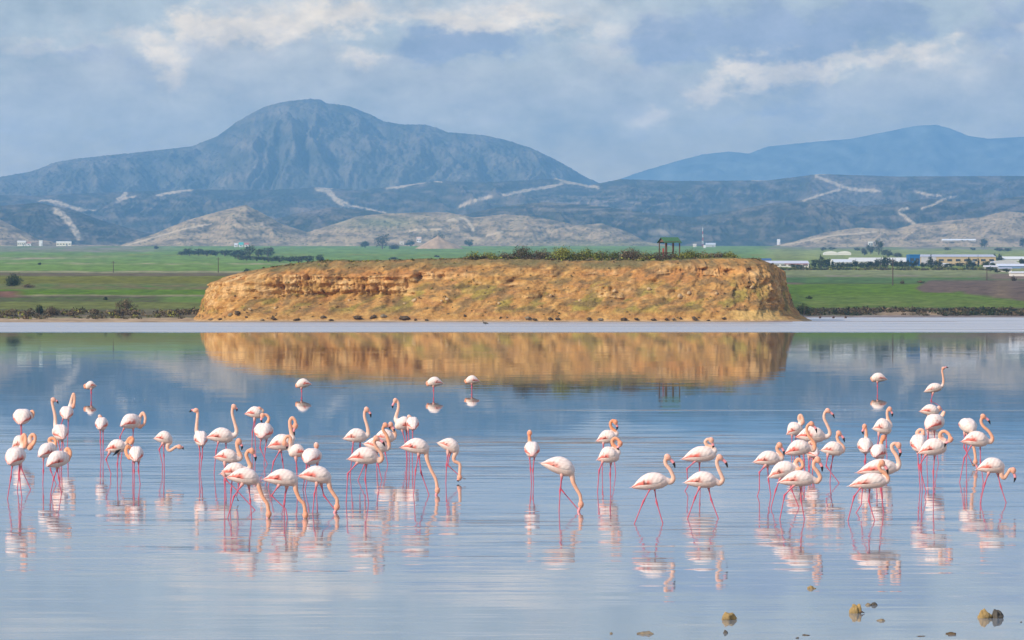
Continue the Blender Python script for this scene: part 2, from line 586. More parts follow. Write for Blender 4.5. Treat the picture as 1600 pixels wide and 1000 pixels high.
# ---------------------------------------------------------------- water
def water_material():
    m = bpy.data.materials.new('lake_water')
    m.use_nodes = True
    N, L = m.node_tree.nodes, m.node_tree.links
    p = N['Principled BSDF']
    p.inputs['IOR'].default_value = 1.33
    geo = N.new('ShaderNodeNewGeometry')
    sep = N.new('ShaderNodeSeparateXYZ')
    L.new(geo.outputs['Position'], sep.inputs[0])

    def M(op, a, b=None, c=None):
        n = N.new('ShaderNodeMath')
        n.operation = op
        for i, v in enumerate((a, b, c)):
            if v is None:
                continue
            if isinstance(v, (int, float)):
                n.inputs[i].default_value = v
            else:
                L.new(v, n.inputs[i])
        return n.outputs[0]

    def ramp(x, a, b, lo=0.0, hi=1.0):
        n = N.new('ShaderNodeMapRange')
        n.interpolation_type = 'SMOOTHSTEP'
        for i, v in enumerate((a, b, lo, hi)):
            n.inputs[i + 1].default_value = v
        L.new(x, n.inputs[0])
        return n.outputs[0]

    def noise(scale3, detail, rough=0.5, off=0.0):
        mp = N.new('ShaderNodeMapping')
        mp.inputs['Scale'].default_value = scale3
        mp.inputs['Location'].default_value = (off, off * 0.7, 0)
        L.new(geo.outputs['Position'], mp.inputs['Vector'])
        n = N.new('ShaderNodeTexNoise')
        n.inputs['Scale'].default_value = 1.0
        n.inputs['Detail'].default_value = detail
        n.inputs['Roughness'].default_value = rough
        L.new(mp.outputs[0], n.inputs['Vector'])
        return n
    y = sep.outputs[1]
    # wind: calm water in the middle, fine ripples near, a ruffled strip along the far shore
    edge = noise((0.05, 0.02, 0), 3)
    yj = M('ADD', y, M('MULTIPLY', M('SUBTRACT', edge.outputs['Fac'], 0.5), 22.0))
    near = ramp(yj, 134, 94)
    very_near = ramp(yj, 64, 52)
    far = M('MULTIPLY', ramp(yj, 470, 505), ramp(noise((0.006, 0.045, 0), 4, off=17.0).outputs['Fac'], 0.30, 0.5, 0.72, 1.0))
    gust = ramp(noise((0.035, 0.07, 0), 4, off=4.0).outputs['Fac'], 0.42, 0.62, 0.45, 1.0)
    # thin lines of ruffled water
    streakn = noise((0.012, 0.06, 0), 3, off=9.0)
    ys = M('ADD', y, M('MULTIPLY', M('SUBTRACT', streakn.outputs['Fac'], 0.5), 9.0))
    sx = sep.outputs[0]
    s1 = M('MULTIPLY', M('EXPONENT', M('MULTIPLY', M('POWER', M('MULTIPLY', M('SUBTRACT', ys, 143.0), 1.15), 2.0), -1.0)), ramp(sx, -2, 2))
    s2 = M('EXPONENT', M('MULTIPLY', M('POWER', M('MULTIPLY', M('SUBTRACT', ys, 111.0), 0.8), 2.0), -1.0))
    s3 = M('EXPONENT', M('MULTIPLY', M('POWER', M('MULTIPLY', M('SUBTRACT', ys, 300.0), 0.16), 2.0), -1.0))
    streak = M('ADD', M('MULTIPLY', s1, 0.75), M('ADD', M('MULTIPLY', s2, 0.4), M('MULTIPLY', s3, 0.14)))
    a_mid = M('MULTIPLY', M('SUBTRACT', 1.0, near), 0.0032)
    a_near = M('MULTIPLY', M('MULTIPLY', near, gust), M('SUBTRACT', 0.022, M('MULTIPLY', very_near, 0.009)))
    lines = ramp(noise((0.28, 4.4, 0), 5, 0.66, off=51.0).outputs['Fac'], 0.47, 0.60)
    lines = M('MULTIPLY', M('MULTIPLY', lines, near), M('MULTIPLY', gust, M('SUBTRACT', 1.0, M('MULTIPLY', very_near, 0.55))))
    a_near = M('ADD', a_near, M('MULTIPLY', lines, 0.06))
    amp = M('ADD', M('ADD', a_mid, a_near), M('MULTIPLY', streak, 0.03))
    amp = M('ADD', amp, M('MULTIPLY', far, 0.03))
    # two trains of ripples, used as slopes of the surface
    r1 = noise((0.42, 4.0, 0), 4, 0.6)
    r2 = noise((0.4, 1.1, 0), 2, 0.5, off=31.0)

    def slope(chan, wx):
        s_ = N.new('ShaderNodeSeparateColor')
        L.new(r1.outputs['Color'], s_.inputs[0])
        t_ = N.new('ShaderNodeSeparateColor')
        L.new(r2.outputs['Color'], t_.inputs[0])
        a = M('SUBTRACT', s_.outputs[chan], 0.5)
        b = M('SUBTRACT', t_.outputs[chan], 0.5)
        return M('MULTIPLY', M('MULTIPLY', M('ADD', a, M('MULTIPLY', b, 0.6)), amp), wx)
    nx, ny = slope(0, 0.22), slope(1, 2.0)
    cmb = N.new('ShaderNodeCombineXYZ')
    L.new(nx, cmb.inputs[0])
    L.new(ny, cmb.inputs[1])
    cmb.inputs[2].default_value = 1.0
    nn = N.new('ShaderNodeVectorMath')
    nn.operation = 'NORMALIZE'
    L.new(cmb.outputs[0], nn.inputs[0])
    L.new(nn.outputs[0], p.inputs['Normal'])
    rough = M('ADD', M('MULTIPLY', far, 0.30), M('ADD', 0.014, M('MULTIPLY', M('MULTIPLY', near, gust), 0.018)))
    rough = M('ADD', rough, M('ADD', M('MULTIPLY', lines, 0.055), M('MULTIPLY', streak, 0.10)))
    L.new(rough, p.inputs['Roughness'])
    far_sheen = N.new('ShaderNodeMix')          # sky sheen of the ruffled far strip, painted in as a paler base
    far_sheen.data_type = 'RGBA'
    L.new(far, far_sheen.inputs[0])
    dm = N.new('ShaderNodeMix')
    dm.data_type = 'RGBA'
    L.new(near, dm.inputs[0])
    dm.inputs[6].default_value = (0.07, 0.095, 0.11, 1)
    dm.inputs[7].default_value = (0.22, 0.245, 0.265, 1)
    L.new(dm.outputs[2], far_sheen.inputs[6])
    far_sheen.inputs[7].default_value = (0.40, 0.405, 0.43, 1)
    L.new(far_sheen.outputs[2], p.inputs['Base Color'])
    return m


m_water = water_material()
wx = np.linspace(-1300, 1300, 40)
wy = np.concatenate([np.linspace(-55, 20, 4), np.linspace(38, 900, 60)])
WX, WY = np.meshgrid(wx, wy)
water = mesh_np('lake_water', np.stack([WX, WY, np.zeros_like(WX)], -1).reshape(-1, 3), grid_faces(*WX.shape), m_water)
tag(water, kind='structure')

# ---------------------------------------------------------------- hills and mountains
def ridge_mesh(name, sky, D0, D1, base_py, seed, amp, wav, col_fn, step=2.5, nrow=120, pxr=(-420, 2020), depth_pow=0.8, back=0.12, mt=None, expo=1.0, smallamp=0.0, fine=0.0, qf=1.35):
    px = np.arange(pxr[0], pxr[1], step)
    t = np.concatenate([np.linspace(0, 1, nrow), 1 + np.linspace(0, back, 6)[1:]])
    P, T = np.meshgrid(px, t)
    D = D0 + (D1 - D0) * T
    sk = interp(sky, P)
    kk = FPX / D1 / 100.0
    small = smallamp * (fbm(P / 9.0 + seed, T * 3 + seed, 4))
    sk = sk - np.abs(small) * 1.0
    zf = HC + (YH - base_py) / FPX * D0
    zs = HC + (YH - sk) / FPX * D1
    q = np.clip(T, 0, 1)
    warp = fbm(P / (wav * 2.2) + seed, q * 1.3 + seed, 3) * 0.9
    spur = ridged(P / wav + warp + seed * 3.1, q * qf + 0.25 * warp + seed, 5, 0.52) - 0.95
    prof = q ** expo
    z = zf + (zs - zf) * prof
    env = np.clip(np.sin(np.pi * np.clip(q, 0, 1) ** 0.85), 0, 1) ** 0.8
    z = z + amp * spur * env * np.clip((zs - zf) / np.max(zs - zf), 0.15, 1)
    z = z + fine * fbm(P / 7.0 + seed, T * nrow / 5.0, 4) * np.sin(np.pi * np.clip(q, 0, 1)) ** .5
    lim = HC + (YH - sk) / FPX * D
    z = np.minimum(z, lim - (1 - q) * 0.5)
    z = np.where(T > 1, zs - (T - 1) / back * (zs - zf) * 0.5, z)
    z = np.maximum(z, zf - 2)
    X = (P - 800) / FPX * D
    yp = YH - (z - HC) / D * FPX
    c = col_fn(P, yp, q, spur)
    o = mesh_np(name, np.stack([X, D, z], -1).reshape(-1, 3), grid_faces(*X.shape), mt, smooth=True, col=c.reshape(-1, 3))
    tag(o, kind='structure')
    HILLS[o.name] = (X, D, z)
    return o


HILLS = {}


def hill_point(name, px, py):
    X, D, z = HILLS[name]
    pxs = X / D * FPX + 800
    pys = YH - (z - HC) / D * FPX
    d = (pxs - px) ** 2 + (pys - py) ** 2 + (np.arange(D.shape[0])[:, None] * 0.02)
    i = np.unravel_index(np.argmin(d), d.shape)
    return float(D[i]), float(z[i])


m_hill = mat('hill_scrub', attr=True, rough=1.0, nscale=0.025, namp=0.22, spec=0.0)
m_mtn = mat('mountain_scrub', attr=True, rough=1.0, nscale=0.016, namp=0.25, spec=0.0)

SKY_RIDGE = [(500, 330), (860, 300), (960, 283), (1000, 269), (1060, 251), (1100, 241), (1140, 237), (1170, 240), (1200, 229), (1260, 223), (1330, 217), (1370, 209), (1400, 203), (1430, 197), (1462, 195), (1485, 201), (1512, 212), (1545, 217), (1600, 214), (1800, 208), (2100, 240)]
SKY_MTN = [(-500, 300), (-100, 292), (0, 277), (50, 268), (90, 253), (130, 247), (200, 240), (300, 229), (340, 213), (370, 191), (400, 174), (414, 167), (436, 161), (452, 158), (486, 155), (501, 156), (511, 162), (530, 164), (547, 167), (576, 178), (600, 190), (630, 195), (664, 195), (682, 200), (700, 207), (760, 212), (800, 222), (830, 232), (860, 246), (890, 262), (915, 277), (940, 288), (980, 299), (1100, 318), (2100, 340)]
SKY_DARK = [(-500, 302), (0, 305), (60, 306), (100, 303), (200, 300), (300, 296), (420, 297), (500, 293), (560, 297), (620, 291), (680, 283), (760, 285), (870, 279), (920, 290), (970, 280), (1060, 283), (1200, 282), (1280, 272), (1400, 276), (1600, 275), (2100, 280)]
SKY_PALE = [(-500, 350), (0, 343), (30, 358), (60, 374), (110, 383), (190, 383), (240, 366), (290, 345), (340, 331), (384, 320), (410, 333), (440, 350), (480, 363), (520, 351), (560, 338), (600, 334), (660, 332), (700, 332), (740, 340), (790, 335), (830, 338), (870, 345), (900, 352), (940, 349), (980, 362), (1010, 378), (1060, 386), (1200, 386), (1240, 378), (1290, 363), (1340, 356), (1400, 358), (1430, 350), (1480, 345), (1530, 340), (1570, 330), (1620, 335), (2100, 350)]


def poly_mask(px, py, pts, w):
    """closeness to a winding track: 1 on the track, 0 beyond its half width"""
    best = np.full(px.shape, 1e9)
    for i in range(len(pts) - 1):
        (x0, y0), (x1, y1) = pts[i][:2], pts[i + 1][:2]
        w0 = pts[i][2] if len(pts[i]) > 2 else w
        dx, dy = x1 - x0, y1 - y0
        t = np.clip(((px - x0) * dx + (py - y0) * dy) / (dx * dx + dy * dy + 1e-9), 0, 1)
        d = np.hypot(px - x0 - t * dx, (py - y0 - t * dy)) / w0
        best = np.minimum(best, d)
    return 1 - sstep(0.6, 1.1, best)


TRACKS = [
    ([(78, 314), (98, 319), (120, 326), (128, 328)], 2.6), ([(128, 328), (150, 328)], 1.0),
    ([(84, 328), (96, 334), (106, 344), (116, 358), (124, 371)], 5.0), ([(60, 314), (80, 313)], 1.0),
    ([(198, 300), (192, 308), (182, 314)], 4.0), ([(195, 310), (212, 306)], 1.4),
    ([(243, 306), (262, 302), (300, 296)], 2.0),
    ([(494, 294), (512, 297), (520, 306), (524, 312), (545, 321)], 4.0), ([(545, 321), (575, 326), (605, 334)], 1.2), ([(516, 294), (540, 291)], 1.2),
    ([(604, 294), (630, 291), (655, 285), (672, 280), (690, 284)], 2.2), ([(655, 285), (665, 281)], 4.0),
    ([(718, 323), (735, 315), (768, 307)], 2.4), ([(785, 305), (820, 298), (868, 290), (885, 284), (935, 293)], 2.2), ([(868, 278), (885, 284)], 2.2), ([(885, 284), (900, 285), (920, 290)], 3.0),
    ([(1272, 270), (1276, 276), (1300, 285), (1320, 293), (1340, 297), (1376, 298)], 2.6), ([(1255, 314), (1280, 305), (1312, 296)], 1.8), ([(1270, 271), (1290, 271)], 2.0),
    ([(1430, 299), (1445, 303), (1470, 306)], 1.6), ([(1440, 326), (1460, 319), (1475, 311), (1494, 306)], 1.8),
    ([(1418, 325), (1404, 330), (1415, 340), (1428, 350)], 2.6), ([(1175, 282), (1200, 281)], 1.0), ([(700, 345), (725, 340), (735, 350), (740, 360)], 2.5)]
SOIL = C(.62, .47, .29)


def dark_hill_col(P, yp, q, spur):
    n = fbm(P / 30.0, yp / 8.0, 5)
    n2 = fbm(P / 6.0 + 9, yp / 3.0, 4)
    base = C(.048, .05, .036)
    c = np.broadcast_to(base, P.shape + (3,)).copy()
    c = lerp(c, C(.21, .155, .105), np.clip(0.05 + n * 1.6 + 0.45 * spur, 0, 1) * 0.8)
    # bare terraces in the middle and the pale slope beside the right-hand track
    terr = sstep(0.02, 0.18, fbm(P / 55.0 + 3, yp / 5.0 + 2, 4)) * np.exp(-((P - 950) / 150.0) ** 2) * np.exp(-((yp - 318) / 16.0) ** 2)
    c = lerp(c, C(.34, .25, .17), np.clip(terr, 0, 1) * .85)
    slope = sstep(1255, 1275, P) * (1 - sstep(1330, 1420, P)) * sstep(272, 280, yp) * (1 - sstep(318, 340, yp))
    c = lerp(c, C(.22, .165, .12), np.clip(slope * (.6 + n2), 0, 1) * .8)
    c = lerp(c, C(.20, .15, .11), sstep(1500, 1600, P) * np.clip(.3 + n, 0, 1))
    c = lerp(c, C(.23, .17, .13), np.exp(-((P - 490) / 40.0) ** 2) * np.exp(-((yp - 330) / 8.0) ** 2) * np.clip(.8 + n2, 0, 1))
    c = lerp(c, C(.36, .28, .19), np.exp(-((P - 1035) / 16.0) ** 2) * np.exp(-((yp - 363) / 5.0) ** 2))
    c *= (1 + 0.28 * n2[..., None])
    for pts, w in TRACKS:
        xe = [t[0] for t in pts]
        wob = (0.95 + 0.9 * fbm(P / 4.0, yp / 4.0, 3)) * sstep(-2, 7, P - min(xe) + 4) * sstep(-2, 7, max(xe) - P + 4)
        m_ = poly_mask(P + 2.0 * fbm(P / 9.0 + 5, yp / 5.0, 3), yp + 1.5 * fbm(P / 7.0, yp / 7.0 + 3, 3), pts, w * 1.15)
        c = lerp(c, SOIL, m_ * np.clip(wob, 0, 1))
        c = lerp(c, C(.25, .19, .13), poly_mask(P + 5 * fbm(P / 11.0, yp / 6.0, 3), yp + 2 * fbm(P / 9.0 + 1, yp / 6.0, 3), pts, w * 3.2) * (1 - m_) * np.clip(.3 + n2, 0, 1) * .5)
    return np.clip(c, .015, .8)


def pale_hill_col(P, yp, q, spur):
    n = fbm(P / 34.0 + 7, yp / 7.0, 5)
    n2 = fbm(P / 5.0 + 2, yp / 2.5, 4)
    c = np.broadcast_to(C(.45, .325, .20), P.shape + (3,)).copy()
    c = lerp(c, C(.14, .12, .085), np.clip(.3 + n * 1.6 - .3 * spur, 0, 1) * .8)
    c = lerp(c, C(.50, .37, .21), np.clip(-n * 2.2 + .3 * spur - .1, 0, 1) * .8)
    c = lerp(c, C(.22, .23, .11), np.exp(-((P - 600) / 60.0) ** 2) * np.exp(-((yp - 348) / 9.0) ** 2) * .7)
    c = lerp(c, C(.24, .24, .11), sstep(372, 386, yp) * sstep(780, 900, P) * (1 - sstep(1000, 1060, P)) * .7)
    c = lerp(c, C(.42, .31, .19), np.exp(-((P - 1575) / 40.0) ** 2) * np.exp(-((yp - 352) / 12.0) ** 2) * np.clip(.8 + n2, 0, 1))
    dots = sstep(.28, .42, n2)
    c = lerp(c, C(.06, .065, .04), dots * .75)
    c *= (1 + 0.25 * n2[..., None])
    for pts, w in TRACKS[-1:] + [([(196, 384), (240, 371), (290, 357), (330, 350)], 1.3), ([(640, 360), (690, 358)], 1.6), ([(760, 368), (785, 362)], 1.8), ([(1220, 384), (1300, 368), (1370, 362)], 1.3)]:
        c = lerp(c, SOIL, poly_mask(P, yp, pts, w))
    return np.clip(c, .015, .8)


def mtn_col(P, yp, q, spur):
    n = fbm(P / 45.0 + 1, yp / 26.0, 5)
    n2 = fbm(P / 4.5 + 11, yp / 3.5, 3)
    c = np.broadcast_to(C(.095, .098, .075), P.shape + (3,)).copy()
    c = lerp(c, C(.26, .205, .145), np.clip(.25 + n * .9 + .45 * spur, 0, 1) * .7)
    c = lerp(c, C(.02, .03, .02), sstep(.12, .4, n2) * .7)
    c *= (1 + 0.50 * n2[..., None] + .3 * n[..., None])
    return np.clip(c, .012, .6)


def ridge_col(P, yp, q, spur):
    n = fbm(P / 30.0, yp / 14.0, 5)
    return np.clip(C(.13, .14, .11) * (1 + .8 * n[..., None]), .02, .5)


ridge_mesh('far_mountain', SKY_RIDGE, 24800, 25800, 330, 5.0, 90, 120, ridge_col, step=6, nrow=40, mt=m_mtn, smallamp=1.0)
ridge_mesh('mountain', SKY_MTN, 14400, 17600, 330, 2.0, 105, 105, mtn_col, step=2.5, nrow=190, mt=m_mtn, smallamp=2.0, fine=13.0, qf=0.75)
ridge_mesh('dark_hills', SKY_DARK, 11000, 14000, 392, 8.0, 46, 120, dark_hill_col, step=2.0, nrow=170, mt=m_hill, expo=0.95, smallamp=1.2, fine=5.0)
SKY_MID = [(-500, 338), (0, 322), (60, 317), (110, 327), (160, 345), (220, 362), (300, 375), (400, 352), (460, 334), (520, 324), (590, 330), (660, 346), (720, 336), (790, 322), (850, 316), (930, 321), (1010, 333), (1080, 340), (1140, 330), (1210, 317), (1275, 311), (1340, 323), (1400, 318), (1450, 310), (1520, 318), (1600, 306), (2100, 312)]
ridge_mesh('dark_hills', SKY_MID, 9000, 10400, 390.5, 12.0, 24, 75, dark_hill_col, step=2.0, nrow=120, mt=m_hill, expo=0.9, smallamp=1.4, fine=3.0)
ridge_mesh('pale_hills', SKY_PALE, 7080, 8200, 388.5, 3.0, 13, 90, pale_hill_col, step=2.0, nrow=90, mt=m_hill, expo=0.9, smallamp=1.2, fine=2.2)

# ---------------------------------------------------------------- the ochre bluff
SKY_BLUFF = [(290, 501), (300, 498), (312, 484), (322, 470), (332, 455), (341, 443), (352, 433), (375, 432), (400, 425), (430, 417), (470, 411), (500, 408), (550, 408.5), (600, 407.5), (650, 406), (700, 405), (760, 404.5), (850, 406), (900, 408), (975, 408), (1037, 408.5), (1087, 406), (1150, 404.5), (1187, 406), (1200, 411), (1270, 411)]


def build_bluff():
    base = [(294, 800), (296, 775), (299, 752), (304, 737), (318, 728), (350, 723), (400, 721), (500, 720), (600, 719.5), (700, 720), (800, 719), (900, 719), (1000, 718), (1100, 718), (1180, 718.5),
            (1222, 720), (1246, 724), (1261, 731), (1269, 741), (1271, 755), (1268, 775), (1260, 810)]
    B = np.array([[(p - 800) / FPX * d, d] for p, d in base])
    seg = np.concatenate([[0], np.cumsum(np.hypot(*np.diff(B, axis=0).T))])
    nu = 1150
    # finer on the front
    u = np.linspace(0, seg[-1], nu)
    bx, by = np.interp(u, seg, B[:, 0]), np.interp(u, seg, B[:, 1])
    k = np.ones(41) / 41
    bx = np.convolve(np.pad(bx, 20, 'edge'), k, 'valid')
    by = np.convolve(np.pad(by, 20, 'edge'), k, 'valid')
    tx, ty = np.gradient(bx), np.gradient(by)
    ln = np.hypot(tx, ty)
    nx, ny = -ty / ln, tx / ln            # inward
    kk = np.ones(121) / 121
    nx = np.convolve(np.pad(nx, 60, 'edge'), kk, 'valid')
    ny = np.convolve(np.pad(ny, 60, 'edge'), kk, 'valid')
    ln = np.hypot(nx, ny)
    nx, ny = nx / ln, ny / ln
    pxu = bx / by * FPX + 800
    front = (ny > 0.5)
    right = sstep(0.3, 0.9, -nx) 
    left = sstep(0.2, 0.9, nx)
    run = 14.0 * (1 - right) + 8.6 * right
    run = run * (1 - left) + 15.5 * left
    topD = by + ny * run
    topx = bx + nx * run
    pxt = topx / topD * FPX + 800
    H = HC + (YH - interp(SKY_BLUFF, np.clip(pxt, 300, 1190))) / FPX * topD
    H = H * np.clip((850 - by) / 60.0, 0.2, 1)
    nv = 150
    v = np.linspace(0, 1, nv)
    U, Vv = np.meshgrid(np.arange(nu), v)
    X0, Y0 = bx[U], by[U]
    us = u[U]
    # face profile: beach, talus, cliff, rounded brow
    cliffbase = 0.42 + 0.10 * fbm(us / 14.0, us * 0 + 2.2, 3) - 0.12 * sstep(620, 1000, pxu[U]) + 0.05 * fbm(us / 4.0, us * 0 + 7, 2)
    cliffbase = np.clip(cliffbase, 0.16, 0.62)
    steep = 0.5 + 0.5 * np.clip(fbm(us / 18.0, us * 0 + 5.0, 3) * 1.6 + 0.45, 0, 1)      # how sheer the upper face is here
    steep = np.where(pxu[U] < 640, np.maximum(steep, .85), steep)
    # v -> height and run: one earthy slope, steepened where the bare outcrops are
    hf = Vv
    brow = np.clip((hf - 0.9) / 0.1, 0, 1)
    lcut = 1 - sstep(600, 700, pxu[U])              # the left third is one sheer band above its talus
    tal = np.clip(hf / cliffbase, 0, 1)
    clf = np.clip((hf - cliffbase) / (0.92 - cliffbase), 0, 1)
    rrL = 0.60 * tal + 0.22 * clf ** 1.5 + 0.18 * brow ** 1.5
    rrR = 0.86 * hf ** 1.05 + 0.14 * brow ** 1.5
    rr = rrL * lcut + rrR * (1 - lcut)
    rrE = np.interp(hf, [0, .08, .18, .34, .70, .84, .95, 1], [0, .09, .15, .175, .27, .52, .82, 1])
    le = left[U]
    rr = rr * (1 - le) + rrE * le
    rrS = np.interp(hf, [0, .04, .10, .20, .50, .80, .93, 1], [0, .14, .30, .40, .52, .66, .82, 1])
    ri = right[U]
    rr = rr * (1 - ri) + rrS * ri
    h = H[U] * hf
    R = rr * run[U]
    wob = fbm(us / 3.0, us * 0 + 3.0, 4)
    yrow = YH - (h - HC) / 725.0 * FPX + 3.0 * wob + 1.2 * fbm(us / .8, us * 0 + 13.0, 3)
    col_px = (X0 + nx[U] * R) / (Y0 + ny[U] * R) * FPX + 800
    cm = np.zeros_like(h)
    lean = np.zeros_like(h)
    for (ox, oy, ow, oh, st) in [(345, 462, 22, 22, 1), (395, 446, 50, 20, 1), (465, 444, 55, 15, 1), (560, 444, 60, 14, 1), (626, 446, 26, 16, 1), (690, 430, 45, 6, .8), (775, 437, 44, 8, .8), (835, 424, 40, 6, .5), (825, 459, 26, 7, .7),
                               (885, 453, 24, 8, .7), (962, 457, 34, 8, .9), (935, 421, 34, 7, .7), (1005, 443, 24, 8, .6), (1063, 419, 42, 8, 1), (1118, 424, 26, 6, .8), (1172, 438, 26, 16, .8), (1062, 459, 26, 6, .8), (1205, 455, 18, 20, .9), (1150, 420, 40, 6, .6), (720, 455, 20, 5, .4), (1120, 462, 20, 5, .4)]:
        wx_ = 1 - sstep(.75, 1.1, np.abs(col_px - ox + 6 * fbm(h / 1.5, us / 9.0, 2)) / ow)
        tt = (oy - yrow) / oh
        wy_ = 1 - sstep(.85, 1.15, np.abs(tt))
        wgt = wx_ * wy_ * st
        cm = np.maximum(cm, wgt)
        lean = lean + wx_ * st * np.clip(tt, -1, 1) * (1 - sstep(1.0, 2.6, np.abs(tt))) * (oh * .104) * .62
    cm *= np.clip(.95 - .3 * (1 - lcut) + .9 * fbm(us / 2.6 + 30, h / 1.6, 4), 0, 1)
    flute = ridged(us / 0.8 + .15 * h, h * 0.10, 5, 0.6) - 0.9
    lump = fbm(us / 5.0, h / 2.2, 5)
    rough_ = fbm((us - h) / 1.5, h / 2.2, 5)
    gully = ridged((us - 0.9 * h) / 5.0, h * 0.09, 4, 0.5) - 0.9
    tm = 1 - 0.8 * cm
    cav = fbm(us / 1.3 + 20, h / 0.9, 3)
    cave = sstep(0.30, 0.46, cav) * cm
    holes = np.zeros_like(h)
    for (hx, hy, hw, hh_) in [(440, 447, 4, 5), (534, 434, 6, 5), (482, 434, 4, 4), (380, 438, 5, 3), (637, 442, 3, 7), (590, 452, 3, 4), (569, 450, 3, 4), (1172, 421, 7, 3), (1196, 441, 4, 4), (1175, 450, 8, 3), (1206, 470, 5, 3), (1140, 424, 8, 2.5),
                               (1022, 440, 8, 4), (1100, 420, 6, 2.5), (657, 432, 7, 4), (690, 431, 6, 3), (800, 440, 6, 3), (1054, 455, 5, 3), (955, 452, 4, 4), (846, 463, 4, 3)]:
        hp = px_to(hx, hy, 727)
        holes += np.exp(-((col_px - hx) / hw) ** 2 - ((h - hp.z) / (hh_ * .104)) ** 2)
    dsp = lean * (1 - le) * (1 - .7 * ri) + cm * (0.55 * flute + 0.18 * lump - 0.5 * cave + 0.16 * np.sin(h * 5.2 + 2.2 * fbm(us / 6.0, h * .2, 3))) + tm * (0.55 * gully + 0.22 * lump + 0.30 * rough_) - holes * 1.0
    dsp += 0.10 * fbm(us / 0.6, h / 0.5, 3)
    dsp *= sstep(0, 0.05, hf) * (0.4 + 0.6 * sstep(0, 0.2, hf)) * (1 - .6 * brow)
    R2 = R - dsp
    zoff = 0.30 * lump * tm * sstep(0, .2, hf) - 0.05
    X = X0 + nx[U] * R2
    Y = Y0 + ny[U] * R2
    Z = h + zoff * (1 - brow) + 0.16 * brow * fbm(us / 1.1, us * 0 + 1.0, 4) + 0.0
    # cap rows going back over the flat top
    Xs, Ys, Zs = [X], [Y], [Z]
    for off, dz in [(1.5, 0.15), (4, 0.2), (8, 0.1), (14, -0.1)]:
        Xs.append((X[-1] * (1 - off / 90) + nx * off * .25)[None])
        Ys.append((Y[-1] + np.maximum(off * .9, 0) * np.clip(ny, 0.15, 1))[None])
        Zs.append((Z[-1] + dz + .1 * fbm(us[0] / 2.0, us[0] * 0 + off, 3))[None])
    zc = np.concatenate(Zs)
    XA, YA = np.concatenate(Xs), np.concatenate(Ys)
    # colours
    n = fbm(us / 9.0 + 3, h / 3.0, 5)
    nf = fbm(us / 1.6 + 8, h / 0.9, 4)
    dg = us - h * 1.3                     # drifts run down the slope at an angle
    c = np.broadcast_to(C(.375, .195, .06), U.shape + (3,)).copy()
    c = lerp(c, C(.44, .27, .09), np.clip(.2 + nf * 1.2, 0, 1) * .6)
    c = lerp(c, C(.40, .175, .055), np.clip(n * 1.6 + .35, 0, 1) * sstep(.5, .8, hf) * .85)           # redder soil at the top
    c = lerp(c, C(.33, .16, .06), sstep(.05, .3, fbm(dg / 5.0 + 17, h / 1.2, 4)) * .6)
    cream = cm * np.clip(0.15 + 1.3 * fbm(us / 3.5 + 30, h / 2.0, 4) + 0.3 * flute, 0, 1)
    c = lerp(c, C(.60, .385, .17), np.clip(cream * 1.2, 0, 1) * .9)
    grass = sstep(.0, .25, fbm(dg / 5.0 + 60, h / 3.5, 4)) * (1 - cm) * sstep(.1, .22, hf) * (1 - sstep(.5, .8, hf))
    c = lerp(c, C(.20, .19, .04), np.clip(grass, 0, 1) * .62)
    dry = sstep(-.05, .25, fbm(dg / 2.5 + 90, h / 1.2, 5)) * (1 - .85 * cm) * sstep(.06, .2, hf)
    c = lerp(c, C(.165, .11, .048), np.clip(dry, 0, 1) * .72)
    spots = sstep(.36, .46, fbm(us / .9 + 40, h / .45, 3)) * sstep(.1, .2, hf) * (.7 - .5 * cm)
    c = lerp(c, C(.10, .075, .035), np.clip(spots, 0, 1) * .75)
    topg = sstep(.84, .95, hf + .05 * n) * np.clip(.75 + n * 1.6, 0, 1) * (1 - .6 * sstep(1040, 1090, pxu[U]))
    c = lerp(c, C(.16, .135, .055), topg * .85)
    c = lerp(c, C(.40, .27, .15), (1 - sstep(.02, .05, hf)) * .7)
    sand = np.exp(-((pxu[U] - 1190) / 52.0) ** 4) * sstep(0.02, .05, hf) * (1 - sstep(.17, .20, hf))
    c = lerp(c, C(.50, .315, .105), np.clip(sand, 0, 1))
    c *= 1.18 * (1 + 0.28 * nf[..., None])
    cc = np.concatenate([c] + [np.broadcast_to(C(.16, .15, .06), (1, nu, 3))] * 4)
    m = mat('bluff_earth', attr=True, rough=0.95, nscale=1.6, namp=0.26, spec=0.05, bump=0.22, bscale=2.2)
    o = mesh_np('ochre_bluff', np.stack([XA, YA, zc], -1).reshape(-1, 3), grid_faces(*XA.shape), m, smooth=True, col=np.clip(cc, .02, .85).reshape(-1, 3))
    tag(o, kind='structure')
    return XA, YA, zc


BX, BY, BZ = build_bluff()


def bluff_surface(px, py):
    """the point of the bluff's face seen at a place of the frame"""
    pxs = BX / BY * FPX + 800
    pys = YH - (BZ - HC) / BY * FPX
    d = (pxs - px) ** 2 + (pys - py) ** 2 + (BY > 760) * 1e4
    i = np.unravel_index(np.argmin(d), d.shape)
    return Vector((float(BX[i]), float(BY[i]), float(BZ[i])))


# ---------------------------------------------------------------- haze
m_haze = bpy.data.materials.new('haze_air')
m_haze.use_nodes = True
nt = m_haze.node_tree
nt.nodes.clear()
o_ = nt.nodes.new('ShaderNodeOutputMaterial')
pv = nt.nodes.new('ShaderNodeVolumePrincipled')
pv.inputs['Density'].default_value = 0.000060
pv.inputs['Color'].default_value = (0.275, 0.585, 1.0, 1)
pv.inputs['Anisotropy'].default_value = 0.0
nt.links.new(pv.outputs[0], o_.inputs['Volume'])
hz = MB()
hz.box(-5200, 5200, -70, 27000, -2.0, 1020)
haze = hz.build('haze', m_haze)
tag(haze, kind='stuff')

